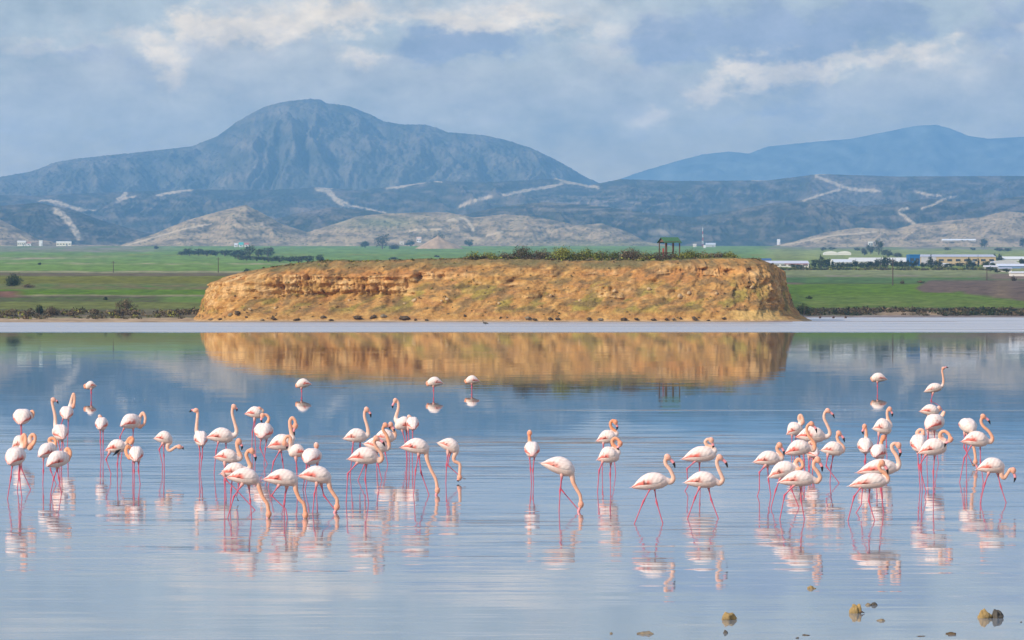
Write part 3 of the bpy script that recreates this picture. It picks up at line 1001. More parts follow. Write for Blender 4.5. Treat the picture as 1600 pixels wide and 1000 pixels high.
# ---------------------------------------------------------------- flamingos
m_plume = mat('flamingo_plumage', attr=True, rough=0.75, nscale=26.0, namp=0.10, spec=0.15, bump=0.004, bscale=45, sub=0.12)
m_wing = mat('flamingo_wing', attr=True, rough=0.75, nscale=30.0, namp=0.13, spec=0.15, bump=0.010, bscale=34, sub=0.05, stretch=(.5, 1, 1))
m_bill = mat('flamingo_bill', attr=True, rough=0.4, spec=0.4)
WHITE, PEACH, PINKC, LEG = C(.84, .70, .625), C(.82, .46, .315), C(.82, .21, .14), C(.61, .135, .19)
ORANGE = C(.80, .30, .125)
BLACK = C(.02, .017, .018)

CROPS = {'A': (0, 580), 'B': (100, 580), 'C': (220, 600), 'D': (320, 620), 'E': (410, 620), 'F': (520, 600), 'G': (620, 600), 'H': (800, 640),
         'I': (900, 640), 'J': (975, 640), 'K': (1050, 640), 'L': (1170, 620), 'M': (1230, 620), 'N': (1320, 620), 'O': (1400, 600), 'P': (1480, 600),
         'Q': (440, 580), 'R': (640, 575), 'S': (1340, 570)}


def catmull(pts, per=5):
    pts = [Vector(p) for p in pts]
    P = [pts[0] * 2 - pts[1]] + pts + [pts[-1] * 2 - pts[-2]]
    out = []
    for i in range(1, len(P) - 2):
        p0, p1, p2, p3 = P[i - 1:i + 3]
        for k in range(per):
            t = k / per
            out.append(0.5 * ((2 * p1) + (p2 - p0) * t + (2 * p0 - 5 * p1 + 4 * p2 - p3) * t * t + (3 * p1 - p0 - 3 * p2 + p3) * t ** 3))
    out.append(pts[-1])
    return out


T_R = [0, .08, .2, .35, .5, .65, .8, .9, .97, 1.0]
H_R = [.06, .24, .54, .82, .98, 1.0, .90, .70, .44, .10]
O_R = [0, .02, .06, .09, .10, .07, .01, -.04, -.07, -.08]
W_R = [.12, .34, .62, .86, .98, 1.0, .92, .72, .45, .10]


class Bird:
    def __init__(s, c, T, Cc, neck, legs, w, label, d=0, H=None, W=None, bill=None, nd=0.0, pk=0.6, hue=0.0, extra=None):
        x0, y0 = CROPS[c]
        k = 13.3333 if c in 'QRS' else 4.7583
        vw = y0 + w / k
        D = water_D(vw)
        sc = FPX / D
        s.D = D
        cx = x0 + (T[0] + Cc[0]) / 2 / k
        X0 = (cx - 800) / sc

        def P(p, dep=0.0):
            return Vector(((x0 + p[0] / k - 800) / sc - X0, dep, HC - (y0 + p[1] / k - YH) / sc))
        zk = 1 / (k * sc)                          # metres per traced unit
        T2, C2 = P(T), P(Cc)
        flat = (C2 - T2).length
        L = 0.57
        dep = math.sqrt(max(0.0, L * L - flat * flat)) if d else 0.0
        dep *= abs(d)
        sg = 1 if d >= 0 else -1
        T3, C3 = T2 + Vector((0, -sg * dep / 2, 0)), C2 + Vector((0, sg * dep / 2, 0))
        L3 = (C3 - T3).length
        Hm = H * zk if H else 0.43 * L3
        Wm = W * zk if W else Hm * 0.92
        Hm *= 1.13 if not d else 1.10
        Wm *= 1.10
        a = (C3 - T3).normalized()
        up = Vector((0, 0, 1))
        up = (up - a * up.dot(a)).normalized()
        side = a.cross(up)
        s.T3, s.a, s.up, s.side, s.L3, s.Hm, s.Wm = T3, a, up, side, L3, Hm, Wm

        def ring(t, phi, off=1.0):
            """phi from the back (0) round the flank (90) to the belly (180) degrees; negative on the other side"""
            tt = min(max(t, 0), 1)
            h, o, w_ = np.interp(tt, T_R, H_R), np.interp(tt, T_R, O_R), np.interp(tt, T_R, W_R)
            ph = math.radians(phi)
            cz = math.cos(ph)
            return T3 + a * (L3 * t) + up * (Hm * (o + 0.5 * h * cz * off)) + side * (Wm * 0.5 * w_ * math.sin(ph) * off)
        mb = MB()
        n = 16
        ts = [0, .04, .1, .18, .26, .35, .44, .53, .62, .71, .79, .86, .91, .95, .98, 1.0]
        V = [ring(t, 360 * j / n) for t in ts for j in range(n)]
        F = [(i * n + j, i * n + (j + 1) % n, (i + 1) * n + (j + 1) % n, (i + 1) * n + j) for i in range(len(ts) - 1) for j in range(n)]
        F += [tuple(range(n - 1, -1, -1)), tuple((len(ts) - 1) * n + j for j in range(n))]
        mb.add(V, F)
        # neck: from inside the breast to the head
        root = ring(.80, 0, 0)
        m_ = len(neck)
        base_dep = (sg * dep / 2) * 0.85
        npts = [root]
        for i, p in enumerate(neck):
            f = (i + 1) / m_
            npts.append(P(p, base_dep + (nd) * f))
        path = catmull(npts, 5)
        K = len(path) - 1
        ksz = 1.0
        rad = [np.interp(i / K, [0, .12, .25, .5, .85, 1], [.080, .062, .044, .033, .030, .034]) * ksz for i in range(K + 1)]
        mb.tube(path, rad, 10)
        hd = path[-1]
        if bill:
            B = P(bill, base_dep + nd)
            hv = (B - hd)
            bl = min(hv.length, 0.21)
            hv.normalize()
            B = hd + hv * bl
            # forehead points on from the neck, the bill bends down from it
            fw = (path[-1] - path[-4]).normalized()
            axis = (hv * 0.85 + fw * 0.15).normalized()
        else:
            hv = axis = (path[-1] - path[-3]).normalized()
            B = None
        # head: an egg along the axis
        hp = [hd - axis * .055, hd - axis * .04, hd - axis * .015, hd + axis * .015, hd + axis * .045, hd + axis * .065]
        mb.tube(hp, [.018, .038, .050, .050, .037, .02], 10)
        o = mb.build('flamingo_shape', None)
        md = o.modifiers.new('r', 'REMESH')
        md.mode = 'VOXEL'
        md.voxel_size = 0.0115
        sm = o.modifiers.new('s', 'SMOOTH')
        sm.factor = 0.5
        sm.iterations = 2
        dg = bpy.context.evaluated_depsgraph_get()
        ev = o.evaluated_get(dg)
        me = ev.to_mesh()
        nV = len(me.vertices)
        co = np.empty(nV * 3, dtype=np.float32)
        me.vertices.foreach_get('co', co)
        co = co.reshape(-1, 3)
        faces = [tuple(p.vertices) for p in me.polygons]
        ev.to_mesh_clear()
        old = o.data
        bpy.data.objects.remove(o)
        bpy.data.meshes.remove(old)
        # plumage colours
        pa = np.array([tuple(p) for p in path])
        dn = np.min(np.linalg.norm(co[:, None, :] - pa[None], axis=2) - np.array(rad)[None] * 1.0, axis=1)
        fi = np.argmin(np.linalg.norm(co[:, None, :] - pa[None], axis=2), axis=1) / K
        rel = co - np.array(T3)
        tb = rel @ np.array(a) / L3
        hb = rel @ np.array(up) / Hm
        inbody = ((tb > -.05) & (tb < 1.0) & (np.abs(rel @ np.array(side)) < Wm * .55) & (np.abs(hb) < .62))
        rb = np.sqrt((hb / np.maximum(.5 * np.interp(tb, T_R, H_R), .02)) ** 2 + ((rel @ np.array(side)) / np.maximum(.5 * Wm * np.interp(tb, T_R, W_R), .01)) ** 2)
        nk = sstep(.048, .004, dn) * np.where(inbody & (rb < 1.12), 0, 1) * sstep(.15, .4, fi)
        nkc = PEACH * (1 - hue) + ORANGE * hue
        col = np.broadcast_to(WHITE, co.shape).copy()
        no = fbm(co[:, 0] * 9 + D, co[:, 2] * 9, 3)
        col = lerp(col, PEACH * .55 + WHITE * .45, np.clip(sstep(.10, -.42, hb) * .85 + .15 * no, 0, .9))  # warm shade of the belly, painted into the plumage as peach
        tail = sstep(.30, .02, tb) * sstep(.2, -.2, hb - .05)
        col = lerp(col, PINKC * .55 + WHITE * .45, np.clip(tail * pk * (1 + no), 0, .9))
        col = lerp(col, nkc, nk * (.80 + .2 * hue))
        hdm = sstep(.10, .03, np.linalg.norm(co - np.array(hd), axis=1)) * nk
        col = lerp(col, nkc * .6 + PINKC * .4, np.clip(hdm * .8, 0, 1))
        # legs
        lb = MB()
        for i, lg in enumerate(legs):
            off = (0.045 if i else -0.045) * (1 if abs(a.y) < .5 else 0.0)
            pts = [P(p, off) for p in lg]
            top = pts[0] + Vector((0, 0, .05)) + (pts[0] - pts[1]).normalized() * .03
            end = pts[-1]
            dirv = (pts[-1] - pts[-2]).normalized()
            foot = False
            if end.z < 0.075:
                if dirv.z < -.2:
                    end = end + dirv * ((end.z + .12) / -dirv.z)
                else:
                    end = end + Vector((0, 0, -.1 - end.z))
                pts[-1] = end
            else:
                foot = True
            full = [top] + pts
            dense, rads, cs = [], [], []
            for j in range(len(full) - 1):
                m = 5
                for q in range(m):
                    f = q / m
                    dense.append(full[j].lerp(full[j + 1], f))
            dense.append(full[-1])
            # radius: feathered thigh, slim shank, knobbly ankle at every bend below the hip
            kn = full[2] if len(full) > 3 else (full[1].lerp(full[2], .48))
            for p in dense:
                dt = (p - full[1]).length if (p.z < full[1].z) else 0.0
                r = 0.0094 + .022 * math.exp(-(dt / .05) ** 2)
                r += .0105 * math.exp(-((p - kn).length / .026) ** 2)
                r *= (1.0 if (p.z > kn.z) else .88) * (1.8 if c in 'QRS' or label.startswith('far ') else 1.0)
                rads.append(r)
                e = math.exp(-((p - kn).length / .04) ** 2)
                tint = LEG * (1 - .25 * e) + C(.6, .06, .10) * .25 * e
                th = math.exp(-(dt / .04) ** 2)
                cs.append(tint * (1 - .7 * th) + (PEACH * .6 + WHITE * .4) * .7 * th)
            b0 = len(lb.v)
            lb.tube(dense, rads, 8)
            for q, cc in enumerate(cs):
                for z in range(8):
                    lb.c[b0 + q * 8 + z] = tuple(cc)
            if foot:
                dn_ = (full[-1] - full[-2]).normalized()
                fwd = Vector((a.x, a.y, 0)).normalized()
                tip = full[-1] + dn_ * .07 + fwd * .03
                sd = fwd.cross(Vector((0, 0, 1)))
                lb.add([full[-1] + sd * .012, full[-1] - sd * .012, tip - sd * .035, tip + fwd * .02, tip + sd * .035, tip - Vector((0, 0, .008))],
                       [(0, 1, 2, 3, 4), (0, 4, 5), (1, 5, 2), (2, 5, 3), (3, 5, 4), (0, 5, 1)], tuple(C(.45, .22, .12)))
        V = list(map(tuple, co)) + lb.v
        F = faces + [tuple(i + nV for i in f) for f in lb.f]
        cc = np.concatenate([col, np.array(lb.c).reshape(-1, 3)])
        o = mesh_np('flamingo', V, F, m_plume, smooth=True, col=np.clip(cc, .01, .92))
        o.location = (X0, D, 0)
        tag(o, label, 'flamingo', 'flamingos wading in the salt lake')
        s.obj = o
        # folded wings
        for sgn in (1, -1):
            s.wing(ring, sgn, pk, o, D)
        # bill
        if B is not None:
            st = hd + axis * .035
            mid = hd.lerp(B, .58)
            out = Vector((0, 0, 1)) - hv * hv.z
            if out.length < .35:
                out = Vector((1 if hv.x >= 0 else -1, 0, 0)) - hv * hv.x
            if out.length > 1e-3:
                out.normalize()
            mid = mid + out * .026
            bp = [st, st.lerp(mid, .5) + out * .004, mid, mid.lerp(B, .45) + out * .004, B]
            bb = MB()
            dense = catmull(bp, 3)
            kk = len(dense) - 1
            bb.tube(dense, [np.interp(i / kk, [0, .3, .55, .8, 1], [.026, .0235, .024, .017, .006]) for i in range(kk + 1)], 8, flat=.8)
            for i in range(kk + 1):
                f = i / kk
                cb = (C(.86, .32, .33) if f < .55 else BLACK)
                for z in range(8):
                    bb.c[i * 8 + z] = tuple(cb)
            bb.build('bill', m_bill, o, smooth=True, color=True)
        if extra == 'black':
            fb = MB()
            for q in range(5):
                s0 = P((436 - q * 9, 572 + q * 3), -.13 - .006 * q)
                s1 = P((360 + q * 6, 634 - q * 8), -.15 - .006 * q)
                sd = (s1 - s0).cross(Vector((0, 1, 0))).normalized() * .016
                m1 = s0.lerp(s1, .5)
                fb.add([s0, m1 + sd, s1, m1 - sd, m1 + Vector((0, -.012, 0))], [(0, 1, 4), (1, 2, 4), (2, 3, 4), (3, 0, 4), (0, 3, 2, 1)], tuple(BLACK))
            fb.build('flight_feathers', m_bill, o, color=True)

    def wing(s, ring, sgn, pk, parent, seed):
        nt_, np_ = 20, 10
        V, cl = [], []
        tv = np.linspace(.93, -.06, nt_)
        for i, t in enumerate(tv):
            pm = np.interp(t, [-.06, .1, .3, .55, .75, .93], [62, 84, 104, 116, 112, 75])
            for j in range(np_):
                f = j / (np_ - 1)
                phi = 6 + (pm - 6) * f
                row = (t * 9 + f * 2.0) % 1.0
                off = 1.055 + .03 * row + .02 * math.sin(f * 40)
                if j in (0, np_ - 1) or i == 0:
                    off = .95
                p = ring(t, sgn * phi, off)
                if t < .08:
                    p = p + s.side * (sgn * .006) + s.up * .004
                V.append(p)
                nz = perlin(np.array([t * 14 + seed]), np.array([f * 5 + sgn]))[0]
                low = float(sstep(.54, .86, np.array(f + .34 * nz)))
                rear = float(sstep(.62, .40, np.array(t)) * sstep(-.02, .12, np.array(t)))
                tip = float(sstep(.16, -.02, np.array(t)))
                k = min(1, low * rear * (.62 + .9 * pk) + .50 * pk * tip + .10 * max(0, nz))
                red = C(.80, .17, .16) * min(1, pk) + PINKC * (1 - min(1, pk))
                c = WHITE * (1 - k) + (PINKC * .55 + red * .45) * k
                bl = low * float(sstep(.50, .44, np.array(t)) * sstep(.30, .36, np.array(t))) * (1 if nz > .12 else 0)
                c = c * (1 - .8 * bl) + BLACK * .8 * bl
                c = c * (1 + .11 * math.sin(t * 44 + f * 15 + nz) + .07 * nz)
                cl.append(np.clip(c, .01, .92))
        F = grid_faces(nt_, np_)
        if sgn < 0:
            F = F[:, ::-1]
        mesh_np('wing', np.array([tuple(v) for v in V]), np.ascontiguousarray(F), m_wing, parent, smooth=True, col=np.array(cl))


BIRDS = [
    # left group
    dict(c='A', T=(155, 392), Cc=(175, 310), d=1, H=105, W=122, neck=[(215, 312), (236, 298), (246, 318), (236, 345), (215, 350)], nd=-.18, hue=.6, pk=1,
         legs=[[(160, 380), (162, 470), (160, 555)], [(152, 380), (156, 470), (170, 560)]], w=560, label='flamingo seen from behind preening its right shoulder, alone above the leftmost pair'),
    dict(c='A', T=(80, 690), Cc=(138, 612), d=1, H=126, W=124, neck=[(155, 560), (156, 500), (170, 474), (184, 500), (181, 548)], nd=-.05, hue=.5, pk=1,
         legs=[[(92, 690), (80, 790), (55, 950)], [(148, 690), (145, 800), (162, 945)]], w=950, label='nearest flamingo at the left edge, seen from behind with red tail and neck looped back'),
    dict(c='A', T=(90, 572), Cc=(208, 515), H=102, neck=[(222, 525), (226, 490), (245, 470), (262, 488), (257, 530), (228, 566)], nd=-.05, hue=.5, pk=.4,
         legs=[[(145, 590), (142, 760), (130, 880)], [(150, 590), (152, 715), (222, 872)]], w=880, label='flamingo at the left edge preening its breast, half hidden behind the nearest one'),
    dict(c='A', T=(478, 500), Cc=(420, 440), d=1, H=112, W=98, neck=[(405, 410), (402, 340), (386, 265), (379, 228), (388, 213)], bill=(425, 245), pk=.8,
         legs=[[(430, 510), (447, 590), (440, 700)], [(462, 512), (458, 600), (452, 700)]], w=700, label='tall flamingo seen from behind with straight raised neck and bill turned right, left group'),
    dict(c='A', T=(499, 352), Cc=(490, 290), d=1, H=88, W=88, neck=[(512, 270), (521, 230), (533, 185), (541, 168), (547, 195), (546, 235), (538, 262)], hue=.2, pk=.5,
         legs=[[(508, 355), (505, 450), (500, 580)], [(472, 345), (453, 400), (475, 575)]], w=580, label='flamingo with its neck folded upright like a hairpin, right of the tall straight-necked one'),
    dict(c='A', T=(298, 635), Cc=(392, 568), d=1, H=98, W=92, neck=[(390, 552), (364, 530), (362, 508), (382, 499), (405, 515), (407, 545), (402, 568)], nd=-.08, hue=.7, pk=.6,
         legs=[[(322, 640), (322, 740), (318, 840)], [(370, 640), (375, 735), (412, 830)]], w=843, label='flamingo with orange neck looped over its back, second row of the left group'),
    dict(c='A', T=(358, 705), Cc=(485, 632), d=1, H=112, neck=[(482, 615), (484, 590), (498, 578), (516, 600), (515, 635), (494, 662)], nd=-.06, hue=.6, pk=.8,
         legs=[[(432, 710), (400, 790), (375, 915)], [(422, 710), (435, 790), (455, 910)]], w=915, label='front flamingo of the left group preening, with crossed legs and red-edged tail'),
    dict(c='B', T=(242, 110), Cc=(160, 108), H=56, neck=[(160, 100), (150, 108), (156, 120)], hue=.6, pk=.5,
         legs=[[(203, 130), (203, 160), (203, 197)]], w=197, label='far flamingo asleep on one leg, leftmost of those standing in the still water'),
    dict(c='B', T=(275, 428), Cc=(280, 380), d=1, H=92, W=82, neck=[(270, 360), (262, 344)], hue=.1, pk=.6,
         legs=[[(270, 430), (270, 520), (275, 620)], [(290, 430), (290, 520), (290, 640)]], w=640, label='small flamingo seen from behind with hidden head, standing straight-legged between the left groups'),
    dict(c='B', T=(428, 408), Cc=(552, 362), d=1, H=104, neck=[(550, 372), (562, 340), (583, 310), (601, 346), (592, 395), (562, 412)], bill=(538, 405), nd=-.12, hue=.2, pk=.8,
         legs=[[(450, 418), (415, 490), (432, 600), (422, 672)], [(515, 422), (512, 500), (508, 690)]], w=690, label='flamingo preening its breast with a big neck loop, above the one with black wing feathers'),
    dict(c='B', T=(308, 592), Cc=(465, 545), H=92, neck=[(455, 550), (470, 530), (482, 505), (500, 492), (515, 505), (505, 525)], nd=-.05, hue=.7, pk=1.3, extra='black',
         legs=[[(340, 603), (313, 655), (350, 760), (347, 795)], [(403, 608), (395, 690), (395, 800)]], w=800, label='flamingo with red wing edge and black flight feathers hanging down'),
    dict(c='B', T=(540, 664), Cc=(532, 596), d=1, H=104, W=92, neck=[(500, 585), (472, 560), (458, 590), (468, 625), (490, 640)], nd=-.30, hue=.8, pk=.7,
         legs=[[(520, 665), (520, 740), (522, 842)], [(555, 665), (553, 740), (566, 842)]], w=842, label='flamingo from behind with orange neck curled to its left, beside the black-feathered one'),
    dict(c='C', T=(98, 408), Cc=(234, 402), H=86, neck=[(215, 430), (200, 455), (200, 482), (216, 495), (242, 480), (265, 466), (288, 467)], bill=(318, 488), nd=-.05, pk=.7,
         legs=[[(165, 440), (137, 485), (162, 600), (160, 640)], [(168, 445), (170, 530), (173, 645)]], w=650, label='flamingo stretching its lowered neck forward to the right above the water'),
    dict(c='C', T=(465, 450), Cc=(430, 390), d=1, H=106, W=88, neck=[(412, 360), (408, 330), (416, 240), (416, 212), (404, 198)], bill=(356, 212), pk=.7,
         legs=[[(433, 450), (440, 520), (433, 655)], [(460, 450), (455, 545), (442, 660)]], w=662, label='flamingo with straight upright neck and head turned to the left, alone left of centre'),
    dict(c='D', T=(12, 305), Cc=(212, 288), H=102, neck=[(222, 285), (236, 250), (222, 195), (205, 130), (205, 90), (216, 72)], bill=(237, 110), pk=.8,
         legs=[[(103, 330), (85, 400), (70, 570)], [(155, 330), (157, 390), (150, 560)]], w=572, label='flamingo facing right with tall S-shaped neck, at the upper left of the dense cluster'),
    dict(c='D', T=(68, 452), Cc=(248, 448), H=96, neck=[(255, 460), (266, 440), (248, 400), (238, 355), (242, 332), (254, 330)], bill=(273, 395), hue=.4, pk=1,
         legs=[[(150, 495), (148, 620), (148, 790)], [(225, 495), (250, 650), (235, 745)]], w=792, label='flamingo with salmon neck and red flank stripe, second row of the dense cluster'),
    dict(c='D', T=(115, 578), Cc=(305, 535), H=100, neck=[(318, 545), (338, 515), (320, 470), (308, 430), (325, 400), (350, 402)], bill=(376, 480), hue=.5, pk=.8,
         legs=[[(145, 580), (160, 620), (235, 690), (345, 810)], [(205, 582), (195, 690), (186, 840)]], w=842, label='flamingo striding with one leg swung far forward, behind the nearest feeding bird'),
    dict(c='D', T=(162, 603), Cc=(405, 600), H=112, neck=[(392, 640), (405, 680), (430, 745), (465, 800), (475, 872)], bill=(468, 960), hue=.4, pk=.9,
         legs=[[(280, 650), (217, 740), (172, 895)], [(325, 655), (337, 775), (345, 900)]], w=900, label='leftmost of three flamingos feeding in a row with bill in the water, legs wide apart'),
    dict(c='D', T=(298, 130), Cc=(432, 118), H=80, neck=[(430, 105), (420, 92), (405, 88)], nd=-.04, pk=1,
         legs=[[(370, 168), (355, 260), (350, 390)], [(372, 168), (370, 260), (378, 395)]], w=398, label='flamingo with tucked head and magenta legs close together, top of the dense cluster'),
    dict(c='D', T=(425, 302), Cc=(446, 240), d=1, H=116, W=124, neck=[(455, 205), (466, 185), (472, 158), (452, 135), (425, 140)], bill=(424, 196), nd=-.05, hue=.4, pk=.9,
         legs=[[(418, 310), (410, 380), (460, 490)], [(460, 310), (450, 385), (440, 495)]], w=500, label='plump flamingo from behind with neck arched over to the left, beside the tucked one'),
    dict(c='E', T=(38, 378), Cc=(230, 328), H=112, neck=[(222, 310), (218, 280), (206, 220), (204, 180), (222, 155), (243, 178), (246, 215)], bill=(240, 288), hue=.4, pk=.9,
         legs=[[(135, 392), (85, 480), (45, 670)], [(135, 392), (148, 470), (168, 640)]], w=672, label='flamingo facing right with tall hooked orange neck, upper right of the dense cluster'),
    dict(c='E', T=(326, 425), Cc=(198, 398), H=92, neck=[(200, 375), (208, 335), (208, 305), (188, 292), (168, 315), (165, 345)], bill=(180, 388), nd=-.06, hue=.4, pk=1,
         legs=[[(250, 458), (256, 530), (263, 690)], [(300, 452), (330, 510), (300, 688)]], w=692, label='flamingo facing left with bowed orange neck, in front of the hooked-neck one'),
    dict(c='E', T=(332, 488), Cc=(392, 430), d=1, H=114, W=122, neck=[(396, 395), (397, 366)], pk=.6,
         legs=[[(348, 488), (345, 560), (316, 697)], [(408, 488), (408, 560), (402, 690)]], w=697, label='round flamingo from behind showing only a white neck knob, right in the dense cluster'),
    dict(c='E', T=(6, 618), Cc=(264, 606), H=114, neck=[(240, 650), (250, 700), (275, 760), (308, 800), (320, 880)], bill=(312, 965), hue=.5, pk=1,
         legs=[[(125, 655), (68, 735), (175, 835), (183, 885)], [(180, 670), (163, 780), (160, 900)]], w=905, label='middle of three flamingos feeding in a row, one knee bent backward and yellowish neck'),
    dict(c='E', T=(266, 592), Cc=(512, 586), H=116, neck=[(490, 630), (503, 680), (533, 730), (555, 765), (554, 818)], bill=(538, 905), hue=.35, pk=1.1,
         legs=[[(405, 648), (388, 720), (375, 860)], [(435, 648), (455, 735), (545, 850)]], w=862, label='rightmost of three flamingos feeding in a row, foot stretched forward to its bill'),
    # centre
    dict(c='F', T=(78, 410), Cc=(252, 378), H=96, neck=[(255, 385), (264, 362), (255, 310), (237, 250), (237, 208), (252, 188)], bill=(283, 250), pk=.4,
         legs=[[(155, 418), (147, 480), (130, 685)], [(203, 418), (202, 460), (200, 560)]], w=690, label='pale flamingo facing right with raised S-neck, upper left of the central knot'),
    dict(c='F', T=(575, 330), Cc=(470, 280), H=100, neck=[(470, 262), (472, 235), (485, 190), (488, 150), (478, 124), (464, 122)], bill=(446, 182), pk=.6,
         legs=[[(516, 342), (541, 440), (549, 565)], [(548, 342), (548, 440), (553, 566)]], w=567, label='tall flamingo facing left with neck raised high, at the centre of the flock'),
    dict(c='G', T=(128, 332), Cc=(110, 280), d=1, H=92, W=80, neck=[(100, 262), (93, 250)], pk=.9,
         legs=[[(85, 335), (92, 430), (92, 568)], [(118, 335), (118, 410), (115, 560)]], w=569, label='flamingo with hidden head tucked close behind the tall left-facing one'),
    dict(c='F', T=(305, 402), Cc=(458, 388), H=90, neck=[(456, 400), (464, 372), (450, 340), (425, 318), (432, 298)], bill=(455, 362), nd=-.05, hue=.35, pk=.5,
         legs=[[(375, 425), (390, 510), (408, 592)], [(335, 425), (328, 520), (325, 600)]], w=600, label='rearmost flamingo of the central knot with pink face and drooped black bill'),
    dict(c='F', T=(228, 448), Cc=(404, 468), H=100, neck=[(402, 482), (418, 455), (402, 385), (376, 345), (377, 318), (392, 304)], bill=(428, 338), nd=-.05, hue=.6, pk=.4,
         legs=[[(240, 503), (240, 590), (187, 715)], [(325, 503), (335, 600), (363, 712)]], w=716, label='middle flamingo of the central knot with orange crown, striding behind the front one'),
    dict(c='F', T=(112, 562), Cc=(335, 530), H=116, neck=[(330, 562), (350, 575), (368, 550), (358, 512), (325, 470), (308, 430), (325, 402)], bill=(391, 465), nd=-.08, hue=.3, pk=.8,
         legs=[[(185, 583), (112, 665), (100, 885)], [(250, 588), (240, 710), (265, 885)]], w=888, label='front flamingo of the central knot facing right with coiled neck and long stride'),
    dict(c='G', T=(28, 475), Cc=(242, 468), H=106, neck=[(218, 500), (225, 560), (255, 640), (290, 710), (302, 790)], bill=(298, 870), hue=.2, pk=1.2,
         legs=[[(163, 518), (140, 640), (125, 825)], [(163, 518), (180, 660), (237, 820)]], w=826, label='feeding flamingo with orange tail and long straight neck down, right of the central knot'),
    dict(c='G', T=(300, 440), Cc=(466, 478), H=90, neck=[(440, 505), (425, 540), (427, 572), (455, 586), (470, 605), (466, 695)], bill=(462, 725), hue=.2, pk=.3,
         legs=[[(380, 513), (370, 600), (365, 735)], [(395, 513), (378, 605), (475, 690)]], w=737, label='pale flamingo feeding with an elbow-bent neck, alone right of the central knot'),
    dict(c='H', T=(150, 342), Cc=(148, 280), d=1, H=108, W=100, neck=[(135, 248), (130, 215), (130, 188), (131, 178)], hue=.8, pk=1,
         legs=[[(130, 340), (138, 440), (145, 545)], [(168, 343), (155, 450), (160, 550)]], w=552, label='lone flamingo walking directly away with short orange neck, in the middle gap'),
    dict(c='H', T=(213, 402), Cc=(470, 448), H=118, neck=[(445, 492), (455, 540), (480, 590), (507, 640), (513, 705)], bill=(500, 795), hue=.3, pk=.3,
         legs=[[(370, 486), (357, 600), (350, 755)], [(372, 488), (362, 590), (485, 735)]], w=758, label='white flamingo feeding alone right of centre with tail pointing left'),
    dict(c='I', T=(152, 237), Cc=(304, 190), H=92, neck=[(300, 178), (290, 160), (264, 135), (255, 102), (273, 80), (293, 92)], bill=(301, 152), nd=-.04, hue=.8, pk=.8,
         legs=[[(205, 243), (198, 330), (195, 475)], [(262, 243), (265, 280), (288, 400), (293, 450)]], w=475, label='flamingo with golden neck and red bill, rear one of a pair right of centre'),
    dict(c='I', T=(160, 377), Cc=(316, 322), H=112, neck=[(312, 318), (298, 285), (274, 258), (270, 228), (292, 212), (318, 228), (328, 252)], bill=(316, 302), nd=-.05, hue=.7, pk=1,
         legs=[[(200, 383), (172, 450), (160, 608)], [(260, 388), (255, 480), (258, 612)]], w=614, label='flamingo with small orange neck loop, front one of a pair right of centre'),
    dict(c='J', T=(58, 582), Cc=(325, 515), H=116, neck=[(318, 530), (347, 540), (368, 510), (345, 450), (312, 408), (307, 372), (324, 352)], bill=(384, 440), nd=-.02, pk=.9,
         legs=[[(205, 568), (145, 680), (78, 845)], [(225, 568), (243, 690), (290, 848)]], w=848, label='large flamingo striding right with S-neck and pink wing patch, left of a similar paler bird'),
    dict(c='K', T=(74, 372), Cc=(326, 318), H=106, neck=[(318, 305), (300, 280), (264, 266), (247, 242), (264, 220), (292, 226)], bill=(298, 297), nd=-.04, pk=.9,
         legs=[[(178, 378), (110, 440), (118, 570), (95, 605)], [(205, 383), (207, 500), (210, 602)]], w=605, label='flamingo preening with a tight neck ring and one bent leg, behind the paler walker'),
    dict(c='K', T=(92, 548), Cc=(335, 520), H=112, neck=[(325, 535), (352, 550), (378, 520), (352, 455), (334, 402), (338, 368), (355, 354)], bill=(414, 432), nd=-.02, pk=.35,
         legs=[[(208, 570), (172, 650), (115, 810)], [(270, 570), (292, 670), (345, 810)]], w=812, label='pale flamingo walking right with legs in a wide inverted V, second of the walking pair'),
    # right group
    dict(c='L', T=(284, 282), Cc=(392, 215), H=94, neck=[(385, 195), (374, 165), (376, 140), (390, 138), (402, 165), (400, 188)], bill=(392, 218), nd=-.05, hue=.2, pk=.7,
         legs=[[(320, 280), (320, 350), (318, 478)], [(355, 278), (345, 380), (338, 475)]], w=480, label='rear flamingo with narrow looped neck, upper left of the right-hand cluster'),
    dict(c='L', T=(268, 428), Cc=(455, 358), H=106, neck=[(452, 378), (478, 398), (491, 370), (480, 330), (446, 290), (430, 240), (444, 206), (466, 200)], bill=(508, 275), nd=-.05, hue=.6, pk=1.5,
         legs=[[(405, 418), (410, 470), (420, 580)], [(370, 422), (395, 490), (432, 590)]], w=600, label='flamingo with bright red tail and thick salmon S-neck in the right-hand cluster'),
    dict(c='L', T=(35, 490), Cc=(232, 448), H=100, neck=[(240, 462), (246, 440), (228, 415), (211, 390), (214, 365), (230, 358)], bill=(263, 440), hue=.4, pk=.7,
         legs=[[(125, 508), (78, 560), (78, 690), (65, 730)], [(140, 513), (148, 620), (165, 738)]], w=738, label='leftmost flamingo of the right-hand cluster, bent knee and drooping pink bill'),
    dict(c='L', T=(148, 602), Cc=(352, 515), H=116, neck=[(352, 520), (350, 488), (370, 464), (396, 485), (398, 520), (372, 542)], nd=-.06, hue=.5, pk=.4,
         legs=[[(235, 598), (200, 690), (165, 820)], [(300, 598), (315, 680), (375, 825)]], w=826, label='flamingo with neck curled tight on its breast, between two right-facing ones in the right-hand cluster'),
    dict(c='L', T=(222, 640), Cc=(488, 600), H=108, neck=[(480, 618), (508, 632), (531, 600), (510, 555), (483, 520), (486, 482), (512, 466)], bill=(546, 562), nd=-.03, hue=.3, pk=.4,
         legs=[[(340, 653), (265, 730), (230, 910)], [(388, 663), (390, 770), (415, 910)]], w=912, label='nearest flamingo of the right-hand cluster, striding right with white body and hooked neck'),
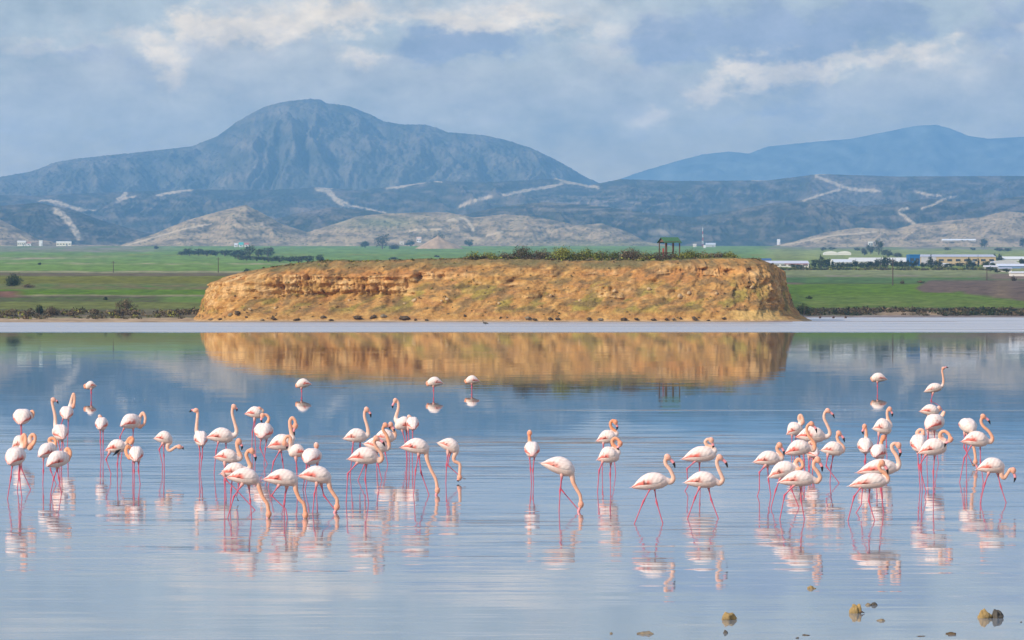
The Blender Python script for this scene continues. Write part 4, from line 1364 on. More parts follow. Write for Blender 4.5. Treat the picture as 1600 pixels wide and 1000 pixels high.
    dict(c='M', T=(65, 302), Cc=(280, 280), H=110, neck=[(285, 298), (312, 285), (316, 255), (298, 210), (275, 160), (280, 118), (302, 102)], bill=(357, 165), pk=1.5,
         legs=[[(180, 330), (178, 430), (165, 545)], [(215, 330), (205, 430), (190, 550)]], w=556, label='tallest flamingo at the back of the right-hand cluster, long neck raised and facing right'),
    dict(c='M', T=(212, 438), Cc=(165, 395), d=1, H=80, W=88, neck=[(165, 375), (172, 345), (188, 338), (204, 350)], pk=1.2,
         legs=[[(162, 448), (160, 520), (160, 560)], [(192, 448), (190, 510), (188, 560)]], w=566, label='small flamingo with red tail tip mostly hidden inside the right-hand cluster'),
    dict(c='M', T=(250, 402), Cc=(415, 388), H=96, neck=[(412, 402), (416, 372), (385, 335), (371, 298), (384, 270)], bill=(429, 342), hue=.35, pk=.4,
         legs=[[(302, 430), (288, 515), (368, 618)], [(345, 430), (328, 520), (320, 640)]], w=640, label='flamingo with crossing legs and black bill tip, right edge of the right-hand cluster'),
    dict(c='N', T=(207, 240), Cc=(346, 222), H=108, neck=[(340, 208), (322, 165), (315, 125), (321, 95), (335, 90)], bill=(351, 150), hue=.2, pk=.3,
         legs=[[(252, 278), (245, 350), (235, 470)], [(308, 280), (312, 370), (316, 470)]], w=471, label='flamingo with upright hooked neck standing behind the trio left of the far right group'),
    dict(c='N', T=(150, 405), Cc=(155, 352), d=1, H=110, W=100, neck=[(165, 308), (166, 270), (163, 240), (154, 222)], bill=(146, 282), hue=.5, pk=.7,
         legs=[[(150, 408), (155, 460), (160, 555)], [(160, 408), (148, 480), (150, 555)]], w=560, label='flamingo from behind with crossed legs and head turned left over raised neck'),
    dict(c='N', T=(215, 445), Cc=(282, 395), d=1, H=100, W=102, neck=[(276, 365), (284, 320), (289, 296), (296, 305)], bill=(293, 355), hue=.8, pk=.8,
         legs=[[(240, 453), (240, 540), (235, 638)], [(280, 453), (280, 540), (275, 640)]], w=641, label='flamingo from behind with short orange neck, hidden legs behind the arched-neck bird'),
    dict(c='N', T=(90, 568), Cc=(388, 512), H=112, neck=[(382, 530), (404, 500), (386, 440), (356, 397), (350, 362), (372, 347), (400, 360)], bill=(404, 452), hue=.1, pk=1,
         legs=[[(180, 563), (130, 680), (122, 800), (98, 838)], [(255, 563), (270, 690), (290, 860)]], w=862, label='flamingo with arched white neck and pink tail, rear of the overlapping striding pair'),
    dict(c='N', T=(30, 668), Cc=(316, 612), H=106, neck=[(305, 628), (320, 605), (300, 570), (265, 545), (254, 512), (275, 490)], bill=(322, 582), nd=-.05, hue=.5, pk=.4,
         legs=[[(130, 658), (68, 740), (22, 920)], [(188, 666), (180, 775), (222, 915)]], w=920, label='nearest flamingo of the overlapping striding pair, dark bill and tan neck'),
    dict(c='O', T=(210, 60), Cc=(340, 14), H=62, neck=[(344, 15), (353, -25), (348, -70), (343, -98), (352, -118)], bill=(390, -120), hue=.3, pk=.2,
         legs=[[(275, 68), (258, 125), (275, 205)], [(270, 68), (265, 130), (330, 165), (340, 185)]], w=202, label='farthest upright flamingo with raised neck and bill level, far right in the still water'),
    dict(c='O', T=(176, 206), Cc=(320, 198), H=78, neck=[(318, 200), (328, 192), (322, 178)], pk=.9,
         legs=[[(240, 235), (240, 290), (240, 330)]], w=332, label='flamingo with tucked head right below the farthest upright one, body only showing'),
    dict(c='O', T=(222, 335), Cc=(338, 262), d=1, H=112, W=118, neck=[(340, 250), (352, 222), (362, 210), (352, 236), (320, 266)], nd=-.12, hue=.1, pk=1.3,
         legs=[[(240, 343), (238, 395), (230, 585)], [(285, 343), (288, 420), (315, 580)]], w=590, label='flamingo with deep red underwing twisting its neck back to preen, far right group'),
    dict(c='O', T=(165, 495), Cc=(175, 420), d=1, H=122, W=110, neck=[(172, 385), (166, 362), (185, 342), (210, 350), (206, 378)], nd=-.05, hue=.1, pk=.9,
         legs=[[(160, 495), (168, 600), (180, 775)], [(190, 498), (188, 620), (195, 760)]], w=778, label='white flamingo from behind with neck hooked over, left of the looped-neck preener at far right'),
    dict(c='O', T=(166, 517), Cc=(372, 448), H=116, neck=[(362, 425), (330, 398), (329, 366), (355, 350), (390, 372), (402, 412)], bill=(358, 469), nd=-.10, hue=.5, pk=.6,
         legs=[[(225, 518), (172, 610), (222, 800), (213, 832)], [(290, 523), (280, 650), (280, 835)]], w=838, label='front flamingo of the far right group preening its breast with an orange neck loop'),
    dict(c='P', T=(105, 305), Cc=(185, 325), d=-1, H=98, W=104, neck=[(175, 345), (172, 390), (186, 450), (200, 520), (203, 575)], bill=(206, 650), hue=.4, pk=.5,
         legs=[[(130, 365), (125, 470), (185, 588)], [(145, 365), (145, 480), (143, 628)]], w=630, label='flamingo feeding head-down behind the red-tailed one near the right edge'),
    dict(c='P', T=(106, 432), Cc=(305, 408), H=106, neck=[(300, 425), (326, 430), (337, 400), (312, 355), (266, 310), (252, 272), (268, 240)], bill=(331, 312), hue=.5, pk=1.3,
         legs=[[(185, 443), (125, 550), (92, 725)], [(247, 450), (250, 580), (270, 725)]], w=730, label='flamingo with orange-red tail and tall salmon S-neck, standing near the right edge'),
    dict(c='P', T=(218, 638), Cc=(426, 598), H=106, neck=[(402, 640), (405, 680), (425, 700), (450, 665), (472, 634), (492, 642)], bill=(497, 742), hue=.2, pk=.6,
         legs=[[(308, 658), (278, 740), (245, 882)], [(375, 658), (400, 760), (440, 880)]], w=884, label='rightmost flamingo, walking with lowered wavy neck and bill near the water'),
    # far sleepers
    dict(c='Q', T=(618, 275), Cc=(305, 262), H=178, neck=[(310, 275), (300, 300), (318, 320)], hue=.6, pk=.8, legs=[[(415, 345), (418, 420), (420, 500)]], w=492, label='far flamingo asleep on one leg in line with the left part of the bluff'),
    dict(c='R', T=(700, 325), Cc=(375, 280), H=180, neck=[(370, 290), (352, 320), (378, 352)], hue=.5, pk=.5, legs=[[(500, 375), (500, 470), (502, 560)]], w=557, label='far sleeping flamingo below the middle of the bluff, left one of two'),
    dict(c='R', T=(1455, 280), Cc=(1175, 240), H=160, neck=[(1170, 250), (1152, 275), (1180, 300)], hue=.6, pk=.6, legs=[[(1295, 315), (1295, 400), (1297, 480)]], w=475, label='far sleeping flamingo below the middle of the bluff, right one of two'),
    dict(c='S', T=(615, 308), Cc=(290, 255), H=172, neck=[(292, 265), (285, 300), (318, 330)], hue=.4, pk=.5, legs=[[(412, 350), (412, 450), (412, 550)]], w=547, label='far sleeping flamingo on one leg in line with the blue warehouse'),
]
for b in BIRDS:
    Bird(**b)

# ---------------------------------------------------------------- plants
ORD = ['first', 'second', 'third', 'fourth', 'fifth', 'sixth', 'seventh', 'eighth', 'ninth', 'tenth', 'eleventh', 'twelfth', 'thirteenth', 'fourteenth', 'fifteenth', 'sixteenth', 'seventeenth', 'eighteenth', 'nineteenth', 'twentieth']
ORD += ['twenty-' + o for o in ORD[:9]] + ['thirtieth'] + ['thirty-' + o for o in ORD[:9]]


def order(lst, i, key=lambda t: t[0]):
    """the place of item i counted from the left, as a word"""
    return ORD[sorted(range(len(lst)), key=lambda j: key(lst[j])).index(i)]

m_leaf = mat('leaves', attr=True, rough=0.8, spec=0.1)
m_bark = mat('bark', (.16, .12, .085), rough=0.95, nscale=6, namp=.3)


def leaf_cloud(blobs, n, size, cols, seed):
    """many small leaf faces spread through uneven lumps; blobs are (x, y, z, rx, ry, rz)"""
    r = np.random.default_rng(seed)
    wts = np.array([b[3] * b[5] for b in blobs])
    which = r.choice(len(blobs), n, p=wts / wts.sum())
    Bm = np.array(blobs)[which]
    d = r.normal(size=(n, 3))
    d /= np.linalg.norm(d, axis=1)[:, None]
    rad = r.uniform(.15, 1, n) ** .45
    lump = 1 + .28 * np.sin(d[:, 0] * 5 + which) * np.cos(d[:, 2] * 6 + 2 * which)
    c = Bm[:, :3] + d * Bm[:, 3:] * (rad * lump)[:, None]
    c[:, 2] = np.maximum(c[:, 2], 0.02)
    a = r.normal(size=(n, 3))
    a /= np.linalg.norm(a, axis=1)[:, None]
    b = np.cross(a, d + 1e-3)
    b /= np.linalg.norm(b, axis=1)[:, None] + 1e-6
    s = size * r.uniform(.55, 1.35, n)[:, None]
    V = np.stack([c - a * s * .6, c + b * s * .4, c + a * s * .6, c - b * s * .4], 1).reshape(-1, 3)
    F = np.arange(4 * n).reshape(n, 4)
    base = np.array(cols)[r.integers(0, len(cols), len(blobs))][which]
    alt = np.array(cols)[r.integers(0, len(cols), n)]
    col = base * .65 + alt * .35
    col *= r.uniform(.65, 1.35, n)[:, None]
    return V, F, np.repeat(col, 4, 0)


DKGREEN, GREYG, OLV, BRN, LGT, BLU = (.055, .07, .02), (.055, .068, .04), (.205, .20, .035), (.235, .165, .09), (.27, .27, .045), (.025, .042, .035)
PALS = {'dark': [DKGREEN, BLU, (.045, .06, .025)], 'grey': [GREYG, DKGREEN, (.07, .07, .055)], 'olive': [OLV, DKGREEN, LGT], 'brown': [BRN, (.085, .065, .04), (.10, .09, .045)],
        'mix': [OLV, BRN, LGT, DKGREEN], 'deep': [(.095, .075, .042), (.055, .058, .026), (.12, .085, .05)]}
_seed = [100]


def plant(name, cat, loc, w, h, shape, pal, label, group=None, trunk=True, n=None, leaf=None):
    _seed[0] += 1
    sd = _seed[0]
    w, h = (w * 1.4, h * 1.22) if shape == 'bush' else ((w * 1.25, h * 1.08) if shape == 'round' else (w * 1.15, h * 1.05))
    r = np.random.default_rng(sd)
    root = empty(name, loc)
    tag(root, label, cat, group)
    D = loc[1]
    pxm = D / FPX
    blobs = []
    if shape == 'cypress':
        for k in range(6):
            f = k / 5
            rr = w * .5 * (1 - f) ** .7 * (1 if k else .85) + .05 * w
            blobs.append((r.uniform(-.06, .06) * w, r.uniform(-.06, .06) * w, h * (.14 + .78 * f), rr, rr, h * .13))
    elif shape == 'round':
        blobs.append((0, 0, h * .52, w * .38, w * .36, h * .44))
        for k in range(7):
            t = r.uniform(0, 6.28)
            blobs.append((math.cos(t) * w * .26, math.sin(t) * w * .26, h * r.uniform(.22, .78), w * r.uniform(.16, .27), w * .2, h * r.uniform(.15, .24)))
    else:
        for k in range(10):
            t = r.uniform(0, 6.28)
            q = r.uniform(0, .36)
            hh = (1 - (q / .55) ** 2) * h * r.uniform(.62, .86)
            blobs.append((math.cos(t) * w * q, math.sin(t) * w * q * .8, hh * .55, w * r.uniform(.16, .25), w * .2, hh * .58))
    ls = leaf or max(.10, 1.3 * pxm)
    n = n or int(min(900, max(110, (w / pxm) * (h / pxm) * 3.0)))
    V, F, c = leaf_cloud(blobs, n, ls, PALS[pal], sd)
    mesh_np('crown' if trunk else 'foliage', V, F, m_leaf, root, col=c)
    tb = MB()
    if trunk:
        tb.tube([(0, 0, -.3), (w * .02, 0, h * .3), (w * .0, 0, h * .62)], [w * .045, w * .035, w * .015], 6)
        for k in range(3):
            t = r.uniform(0, 6.28)
            tb.tube([(w * .015, 0, h * .28), (math.cos(t) * w * .14, math.sin(t) * w * .14, h * .5), (math.cos(t) * w * .26, math.sin(t) * w * .26, h * .66)], [w * .025, w * .018, w * .008], 5)
        tb.build('trunk', m_bark, root)
    else:
        for k in range(4):
            t = r.uniform(0, 6.28)
            tb.tube([(math.cos(t) * w * .04, math.sin(t) * w * .04, -.15), (math.cos(t) * w * .14, math.sin(t) * w * .14, h * .35), (math.cos(t) * w * .24, math.sin(t) * w * .2, h * .62)], [w * .02, w * .014, w * .006], 5)
        tb.build('stems', m_bark, root)
    return root


def plain_plant(name, cat, px, py, w, h, *a, **k):
    D = plain_D(px, py)
    s = D / FPX
    return plant(name, cat, ((px - 800) * s, D, ground_at(px, D) - .05), w * s, h * s, *a, **k)


# bushes along the top of the bluff: (column, width, top row, base row, colours)
TOPB = [(739, 20, 397, 414, 'olive', 'small bright green bush at the left end of the clifftop hedge'),
        (762, 30, 397, 416, 'mix', 'low mottled bush next to the left end of the clifftop hedge'),
        (788, 28, 398, 416, 'brown', 'brownish low bush on the clifftop, left of the tallest one'),
        (823, 40, 387, 416, 'deep', 'tallest dark domed bush on the clifftop'),
        (852, 26, 393, 415, 'brown', 'brown bush leaning against the tallest clifftop bush on its right'),
        (876, 42, 390, 416, 'olive', 'broad green domed bush on the clifftop right of the tallest one'),
        (902, 22, 396, 414, 'mix', 'small bush in the dip of the clifftop hedge'),
        (920, 28, 392, 414, 'olive', 'green bush in the middle of the clifftop hedge'),
        (938, 18, 395, 413, 'mix', 'narrow bush between two rounder ones on the clifftop'),
        (953, 20, 392, 413, 'olive', 'dark green knob-shaped bush on the clifftop left of the shelter'),
        (981, 36, 391, 414, 'brown', 'wide brown bush on the clifftop just left of the shelter'),
        (1006, 24, 395, 414, 'mix', 'low bush at the left foot of the wooden shelter'),
        (1030, 34, 396, 418, 'deep', 'dark bush in front of the left posts of the shelter'),
        (1052, 26, 397, 416, 'brown', 'brown bush under the middle of the shelter'),
        (1078, 36, 393, 413, 'olive', 'bright green bush under the right end of the shelter roof'),
        (1103, 26, 396, 411, 'mix', 'low bush right of the shelter'),
        (1122, 22, 397, 410, 'brown', 'small brown bush in the right part of the clifftop hedge'),
        (1138, 20, 396, 410, 'olive', 'last green bush at the right end of the clifftop hedge')]
for (px, w, y0, y1, pal, lab) in TOPB:
    D = 736.5 + (px % 5) * .3
    p = px_to(px, y1 - 3, D)
    plant('bush', 'bush', p, w * D / FPX * 1.5, (y1 - y0) * D / FPX * .98, 'bush', pal, lab, 'bushes along the top of the bluff', trunk=False, n=int(w * (y1 - y0) * 3.6), leaf=.17)
LOWS = [(533, 8, 4, 'olive'), (572, 9, 4, 'brown'), (590, 9, 4, 'deep'), (674, 8, 4, 'deep'), (637, 10, 3, 'brown'), (480, 9, 4, 'brown'), (512, 9, 5, 'olive'), (700, 8, 3, 'brown'), (1160, 10, 4, 'brown'), (1172, 8, 4, 'deep'), (1186, 9, 5, 'brown'), (455, 8, 4, 'deep'), (425, 8, 4, 'brown')]
for i, (px, w, h, pal) in enumerate(LOWS):
    y = float(interp(SKY_BLUFF, px)) + 1.5
    p = px_to(px, y, 735.0)
    plant('low_shrub', 'shrub', p, w * .11, h * .115, 'bush', pal, 'low dry shrub on the bare brow of the bluff, %s from the left' % order(LOWS, i), 'low shrubs on the brow of the bluff', trunk=False, n=60, leaf=.13)

# dry tufts on the face of the bluff, and scrub on the shore banks
Vs, Fs, Cs, off = [], [], [], 0
r = np.random.default_rng(5)
flat = np.stack([BX, BY, BZ], -1)
for k in range(480):
    i, j = r.integers(8, 148), r.integers(60, BX.shape[1] - 150)
    p = flat[i, j]
    if p[1] > 745:
        continue
    s = r.uniform(.12, .34)
    V, F, c = leaf_cloud([(0, 0, s * .5, s * .8, s * .6, s * .55)], 14, s * .55, PALS[['brown', 'mix', 'deep', 'brown', 'brown'][k % 5]], 3000 + k)
    Vs.append(V + p - np.array([0, .05, .05]))
    Fs.append(F + off)
    Cs.append(c)
    off += len(V)
for k in range(1150):                      # the scrubby fringe along the brow
    px = r.uniform(415, 1190) if k < 700 else r.uniform(725, 1150)
    y = float(interp(SKY_BLUFF, px)) + r.uniform(-.5, 5)
    p = np.array(px_to(px, y, 733.0 + r.uniform(0, 2.5)))
    s = r.uniform(.18, .42) * (1.7 if k > 700 else 1)
    V, F, c = leaf_cloud([(0, 0, s * .5, s * 1.0, s * .6, s * .5)], 16, s * .55, PALS[['brown', 'mix', 'deep', 'brown', 'olive'][k % 5]], 13000 + k)
    Vs.append(V + p - np.array([0, .05, .1]))
    Fs.append(F + off)
    Cs.append(c)
    off += len(V)
o = mesh_np('dry_tufts', np.concatenate(Vs), np.concatenate(Fs), m_leaf, col=np.concatenate(Cs))
tag(o, 'dry grass tufts and low plants scattered over the face of the bluff', 'tufts', kind='stuff')

Vs, Fs, Cs, off = [], [], [], 0
for k in range(1050):
    if k < 430:
        px, D = r.uniform(-60, 318), r.uniform(756, 800)
        s = r.uniform(.25, .75) * (1.25 if D > 775 else .8)
        pal = ['brown', 'deep', 'brown', 'mix', 'deep'][k % 5]
        if fbm(np.array([px / 30.0]), np.array([D / 9.0]), 3)[0] < -.12:
            continue
    else:
        px, D = r.uniform(1248, 1680), r.uniform(905, 945)
        s = r.uniform(.35, .9)
        if abs(px - 1400) < 30 and D < 925 or abs(px - 1452) < 12 and D < 930:
            if r.uniform() < .85:
                continue
        pal = ['deep', 'deep', 'dark', 'brown', 'deep'][k % 5]
    z = ground_at(px, D)
    V, F, c = leaf_cloud([(0, 0, s * .5, s * 1.1, s * .7, s * .6), (s * .6, 0, s * .3, s * .7, s * .6, s * .4)], 34, s * .42, PALS[pal], 5000 + k)
    Vs.append(V + np.array([(px - 800) / FPX * D, D, z - .05]))
    Fs.append(F + off)
    Cs.append(c)
    off += len(V)
o = mesh_np('shore_scrub', np.concatenate(Vs), np.concatenate(Fs), m_leaf, col=np.concatenate(Cs))
tag(o, 'dark low scrub covering the banks along the far shore', 'scrub', kind='stuff')

# single bushes and trees on the plain
plain_plant('bush', 'bush', 20, 447.5, 30, 19, 'bush', 'dark', 'large dark rounded bush at the left edge of the olive field', trunk=False, n=2600)
plain_plant('bush', 'bush', 45, 449.5, 17, 6, 'bush', 'brown', 'low brown bush just right of the large dark one', trunk=False)
plain_plant('bush', 'bush', 62, 492, 13, 17, 'bush', 'dark', 'dark green bush on the left bank joined to a brown one', trunk=False, n=1000)
plain_plant('bush', 'bush', 82, 493, 26, 14, 'bush', 'brown', 'wide brown bush on the left bank', trunk=False, n=1300)
plain_plant('bush', 'bush', 196, 483, 28, 17, 'bush', 'brown', 'greyish brown bush on the left bank nearest the bluff', trunk=False, n=1300)
plain_plant('bush', 'bush', 165, 469, 7, 6, 'bush', 'dark', 'small dark bush in the strip between two left fields', trunk=False)
plain_plant('bush', 'bush', 1255, 492, 22, 20, 'bush', 'dark', 'dark bush beside the shaded right end of the bluff', trunk=False, n=1500)
plain_plant('bush', 'bush', 1264, 467.5, 9, 6, 'bush', 'dark', 'small dark bush on the bright field right of the bluff', trunk=False)
plain_plant('bush', 'bush', 1583, 439, 9, 8, 'bush', 'deep', 'round dark bush above the brown patch near the right edge', trunk=False)
plain_plant('bush', 'bush', 1410, 443.5, 6, 6, 'bush', 'brown', 'small brown bush right of the tall pole', trunk=False)
plain_plant('bush', 'bush', 1437, 442, 14, 4, 'bush', 'brown', 'low brown bush between the pole and the brown patch', trunk=False)
plain_plant('bush', 'bush', 387, 426, 10, 7, 'bush', 'dark', 'small dark bush above the left shoulder of the bluff', trunk=False)
plain_plant('bush', 'bush', 62, 414, 6, 4, 'bush', 'dark', 'tiny dark bush alone in the left green field', trunk=False)

WOOD = [(284, 399, 13, 7), (296, 399.5, 15, 12), (310, 399.5, 15, 11), (323, 400, 15, 10), (337, 400, 15, 9), (351, 400.5, 15, 10), (364, 400.5, 13, 10), (376, 401, 13, 12), (404, 402, 12, 13), (418, 401, 19, 15),
        (372, 405, 15, 7), (385, 407, 17, 8), (401, 408, 19, 8), (419, 409, 19, 9), (437, 409.5, 17, 10), (453, 409.5, 15, 9), (467, 410, 17, 10), (481, 409.5, 15, 10)]
plain_plant('tree', 'tree', 390, 404, 23, 21, 'round', 'grey', 'tallest rounded tree of the dark wood left of the bluff')
plain_plant('tree', 'tree', 500, 410, 14, 13, 'round', 'grey', 'separate rounded tree at the right end of the dark wood')
for i, (px, py, w, h) in enumerate(WOOD):
    plain_plant('tree', 'tree', px, py, w * 1.25, h, 'round', 'grey', 'grey-green tree of the wood left of the bluff, %s from its left end' % order(WOOD, i), 'trees of the wood left of the bluff')
for (px, py, w, h, sh, lab) in [
        (597, 389, 22, 24, 'round', 'big dark tree at the foot of the hills, left of the earth mound'), (616, 389.5, 16, 8, 'bush', 'low bushy tree right below the big dark tree'),
        (641, 382, 15, 10, 'round', 'tree left of the small white house by the earth mound'), (683, 386, 20, 21, 'round', 'tree rising behind the top of the earth mound'),
        (733, 385, 15, 11, 'round', 'dark tree right of the earth mound'), (570, 387, 14, 10, 'round', 'faint tree left of the big dark one'),
        (615, 405, 13, 4, 'bush', 'low dark shrub in the green field behind the bluff, left one'), (682, 402, 9, 4, 'bush', 'low dark shrub in the green field behind the bluff, below the mound'),
        (244, 389, 8, 5, 'bush', 'small dark tree on the left plain before the pale hill')]:
    plain_plant('tree', 'tree', px, py, w, h, sh, 'grey', lab)

RT = [(1240, 420, 14, 8, 'round'), (1273, 419, 12, 14, 'round'), (1293, 419, 12, 15, 'round'), (1301, 419, 9, 12, 'cypress'), (1311, 419, 12, 9, 'round'), (1323, 418.5, 10, 8, 'round'), (1335, 418.5, 11, 13, 'round'),
      (1345, 419, 12, 9, 'round'), (1363, 420, 14, 12, 'round'), (1375, 418, 15, 15, 'round'), (1386, 418, 15, 17, 'round'), (1397, 418, 11, 13, 'round'), (1408, 417, 8, 11, 'cypress'), (1419, 417, 8, 12, 'cypress'),
      (1431, 417, 10, 11, 'round'), (1466, 418, 14, 12, 'round'), (1487, 417.5, 11, 6, 'round'), (1500, 417.5, 14, 8, 'round'), (1540, 417, 13, 9, 'round'), (1250, 420, 12, 7, 'round'), (1262, 419.5, 9, 9, 'round'), (1317, 419, 8, 10, 'cypress'), (1329, 419, 9, 9, 'round'), (1354, 419, 12, 10, 'round'), (1369, 419, 8, 14, 'cypress'), (1381, 419, 8, 18, 'cypress'), (1403, 418, 12, 10, 'round'), (1414, 418, 10, 9, 'round'), (1425, 418, 8, 10, 'round'), (1443, 418, 12, 8, 'round'), (1477, 418.5, 11, 7, 'round'), (1520, 418, 11, 9, 'round'), (1550, 418, 9, 8, 'round'), (1547, 424, 14, 7, 'round'), (1572, 425, 14, 6, 'round'), (1558, 426, 12, 7, 'round'), (1554, 410, 8, 14, 'cypress'), (1562, 408, 9, 12, 'round'), (1597, 414, 11, 10, 'round')]
plain_plant('tree', 'tree', 1283, 419, 17, 20, 'cypress', 'dark', 'tallest dark conifer in front of the white warehouses')
plain_plant('tree', 'tree', 1454, 418, 15, 19, 'cypress', 'dark', 'pointed dark conifer in front of the grey wall of the long warehouse')
plain_plant('tree', 'tree', 1514, 418, 14, 16, 'cypress', 'dark', 'broad dark conifer in front of the cream warehouse wall')
plain_plant('tree', 'tree', 1528.5, 417, 4, 16, 'cypress', 'dark', 'thin dark cypress in front of the cream warehouse wall')
for i, (px, py, w, h, sh) in enumerate(RT):
    plain_plant('tree', 'tree', px, py, w, h, sh, 'dark', 'dark green %s in the row before the warehouses, %s from the left' % ('conifer' if sh == 'cypress' else 'bushy tree', order(RT, i)), 'trees in front of the warehouses')
plain_plant('tree', 'tree', 1373, 398, 15, 24, 'round', 'grey', 'tall tree rising behind the warehouses beside the small white house')
HZ = [(1360, 397, 13, 15), (1350, 399, 11, 13), (1386, 401, 18, 12), (1402, 402, 16, 7), (1340, 392, 12, 6), (1286, 392, 10, 6), (1538, 387, 15, 14), (1480, 391, 11, 5), (1597, 387, 10, 16), (1561, 393, 14, 7), (1574, 393, 14, 6), (1520, 391, 9, 4), (1300, 391, 12, 5)]
for i, (px, py, w, h) in enumerate(HZ):
    plain_plant('tree', 'tree', px, py, w, h, 'round', 'grey', 'hazy tree at the foot of the right hills, %s from the left' % order(HZ, i), 'hazy trees behind the warehouses')

Vs, Fs, Cs, off = [], [], [], 0
for k in range(420):
    px = r.uniform(1208, 1562)
    D = plain_D(px, 422.3) + r.uniform(0, 60)
    s = r.uniform(.5, 1.5) * (.7 + .6 * math.sin(px / 17) ** 2)
    V, F, c = leaf_cloud([(0, 0, s * .6, s * 1.3, s, s * .7)], 22, .5, PALS[['dark', 'olive', 'dark', 'deep'][k % 4]], 9000 + k)
    Vs.append(V + np.array([(px - 800) / FPX * D, D, ground_at(px, D) - .1]))
    Fs.append(F + off)
    Cs.append(c)
    off += len(V)
o = mesh_np('hedge', np.concatenate(Vs), np.concatenate(Fs), m_leaf, col=np.concatenate(Cs))
tag(o, 'dark low hedge running along the edge of the field before the warehouses', 'hedge', kind='stuff')

# ---------------------------------------------------------------- buildings on the plain
PM = {}


def paint(c, rough=.6):
    key = tuple(round(x, 3) for x in c)
    if key not in PM:
        PM[key] = mat('paint', c, rough=rough, nscale=.6, namp=.08, spec=.3)
    return PM[key]


GLASS = paint((.05, .06, .07), .2)


def building(name, cat, px0, px1, y_top, y_base, wall, roof, label, depth=14.0, kind='gable', roof_h=.28, win=0, door=True, stripe=None, eave=.0, group=None, gap=0.0, hill=None):
    pxc = (px0 + px1) / 2
    if hill:
        D, zb = hill_point(hill, pxc, y_base)
    else:
        D = plain_D(pxc, y_base) + gap
        zb = ground_at(pxc, D)
    s = D / FPX
    w = (px1 - px0) * s
    zb -= .2
    ztop = HC - (y_top - YH) * s
    h = ztop - zb
    root = empty(name, ((pxc - 800) * s, D, zb))
    tag(root, label, cat, group)
    hw = h * (1 - roof_h)
    d = depth
    b = MB()
    b.box(-w / 2, w / 2, 0, d, -.4, hw)
    b.build('wall', paint(wall), root)
    rb = MB()
    e = .35
    if kind == 'gable':       # ridge parallel to the front
        V = [(-w / 2 - e, -e, hw - .05), (w / 2 + e, -e, hw - .05), (w / 2 + e, d + e, hw - .05), (-w / 2 - e, d + e, hw - .05), (-w / 2 - e, d / 2, h), (w / 2 + e, d / 2, h)]
        rb.add(V, [(0, 1, 5, 4), (2, 3, 4, 5), (0, 4, 3), (1, 2, 5), (3, 2, 1, 0)])
    elif kind == 'arch':
        n = 9
        V, F = [], []
        for i in range(n):
            t = math.pi * i / (n - 1)
            for y in (-e, d + e):
                V.append((-math.cos(t) * (w / 2 + e * .3), y, hw - .05 + math.sin(t) * (h - hw + .05)))
        F = [(2 * i, 2 * i + 2, 2 * i + 3, 2 * i + 1) for i in range(n - 1)]
        F += [tuple(2 * i for i in range(n - 1, -1, -1)), tuple(2 * i + 1 for i in range(n))]
        rb.add(V, F)
    else:
        rb.box(-w / 2 - e * .4, w / 2 + e * .4, -e * .4, d + e * .4, hw, h)
    rb.build('roof', paint(roof), root)
    if stripe:
        q = MB()
        a0, a1, z0, z1, cc = stripe
        q.box((a0 - pxc) * s, (a1 - pxc) * s, -.08, -.003, z0 * hw, z1 * hw)
        q.build('stripe_panel', paint(cc), root)
    for k in range(win):
        x = -w / 2 + w * (k + .5) / win
        ww = min(1.4, w / win * .35)
        q = MB()
        q.box(x - ww, x + ww, -.06, .05, hw * .45, hw * .72)
        q.build('window', GLASS, root)
    if door:
        q = MB()
        dw = min(2.2, w * .12)
        q.box(w * .17, w * .17 + dw, -.07, .05, -.1, hw * .55)
        q.build('door', paint((.25, .27, .30)), root)
    return root


WH, CREAM, LIL = (.68, .66, .62), (.55, .42, .25), (.55, .53, .56)
building('warehouse', 'warehouse', 1196, 1264, 407, 418.5, WH, (.66, .64, .66), 'long white warehouse with a red stripe right behind the bluff end', 30, roof_h=.42, stripe=(1226, 1262, .80, .97, (.55, .06, .09)), win=6, gap=60)
building('shed', 'shed', 1189, 1205, 403.5, 408, (.35, .36, .42), (.04, .10, .25), 'dark blue roofed shed just above the right end of the bluff', 16, roof_h=.6, door=False)
building('warehouse', 'warehouse', 1303, 1331, 404.5, 417.5, WH, (.74, .73, .70), 'white warehouse left part between two dark conifers', 30, roof_h=.45, win=3, gap=120)
building('warehouse', 'warehouse', 1331, 1421, 402, 414.5, (.62, .60, .56), (.78, .74, .64), 'long low warehouse with cream white roof left of the blue block', 36, roof_h=.55, win=8, gap=60)
building('warehouse', 'warehouse', 1421, 1437.5, 397.5, 416, (.015, .13, .36), (.02, .16, .40), 'bright blue block-shaped warehouse', 20, kind='flat', roof_h=.06, win=2, gap=30)
building('warehouse', 'warehouse', 1438, 1556, 397, 415, CREAM, (.50, .50, .54), 'longest warehouse with cream wall and pale grey roof', 40, roof_h=.24, win=9, stripe=(1439, 1463, .02, .99, LIL), gap=80)
building('shed', 'shed', 1471, 1483, 411, 416.5, WH, WH, 'small white shed before the long cream warehouse', 6, roof_h=.3)
building('warehouse', 'warehouse', 1568, 1606, 400.5, 408, (.60, .60, .58), (.80, .78, .70), 'white flat-roofed warehouse at the right edge, uppermost', 20, roof_h=.55)
building('warehouse', 'warehouse', 1549, 1594, 406.5, 416, (.42, .43, .47), (.56, .55, .58), 'warehouse with low arched grey roof near the right edge', 24, kind='arch', roof_h=.6)
building('warehouse', 'warehouse', 1560, 1612, 412, 419.5, (.20, .30, .52), (.70, .71, .74), 'blue-walled warehouse with white roof at the right edge', 14, roof_h=.45)
building('house', 'house', 1539, 1559, 414.5, 420, WH, (.66, .62, .60), 'small white house left of the blue-walled warehouse', 8, roof_h=.4, win=2)
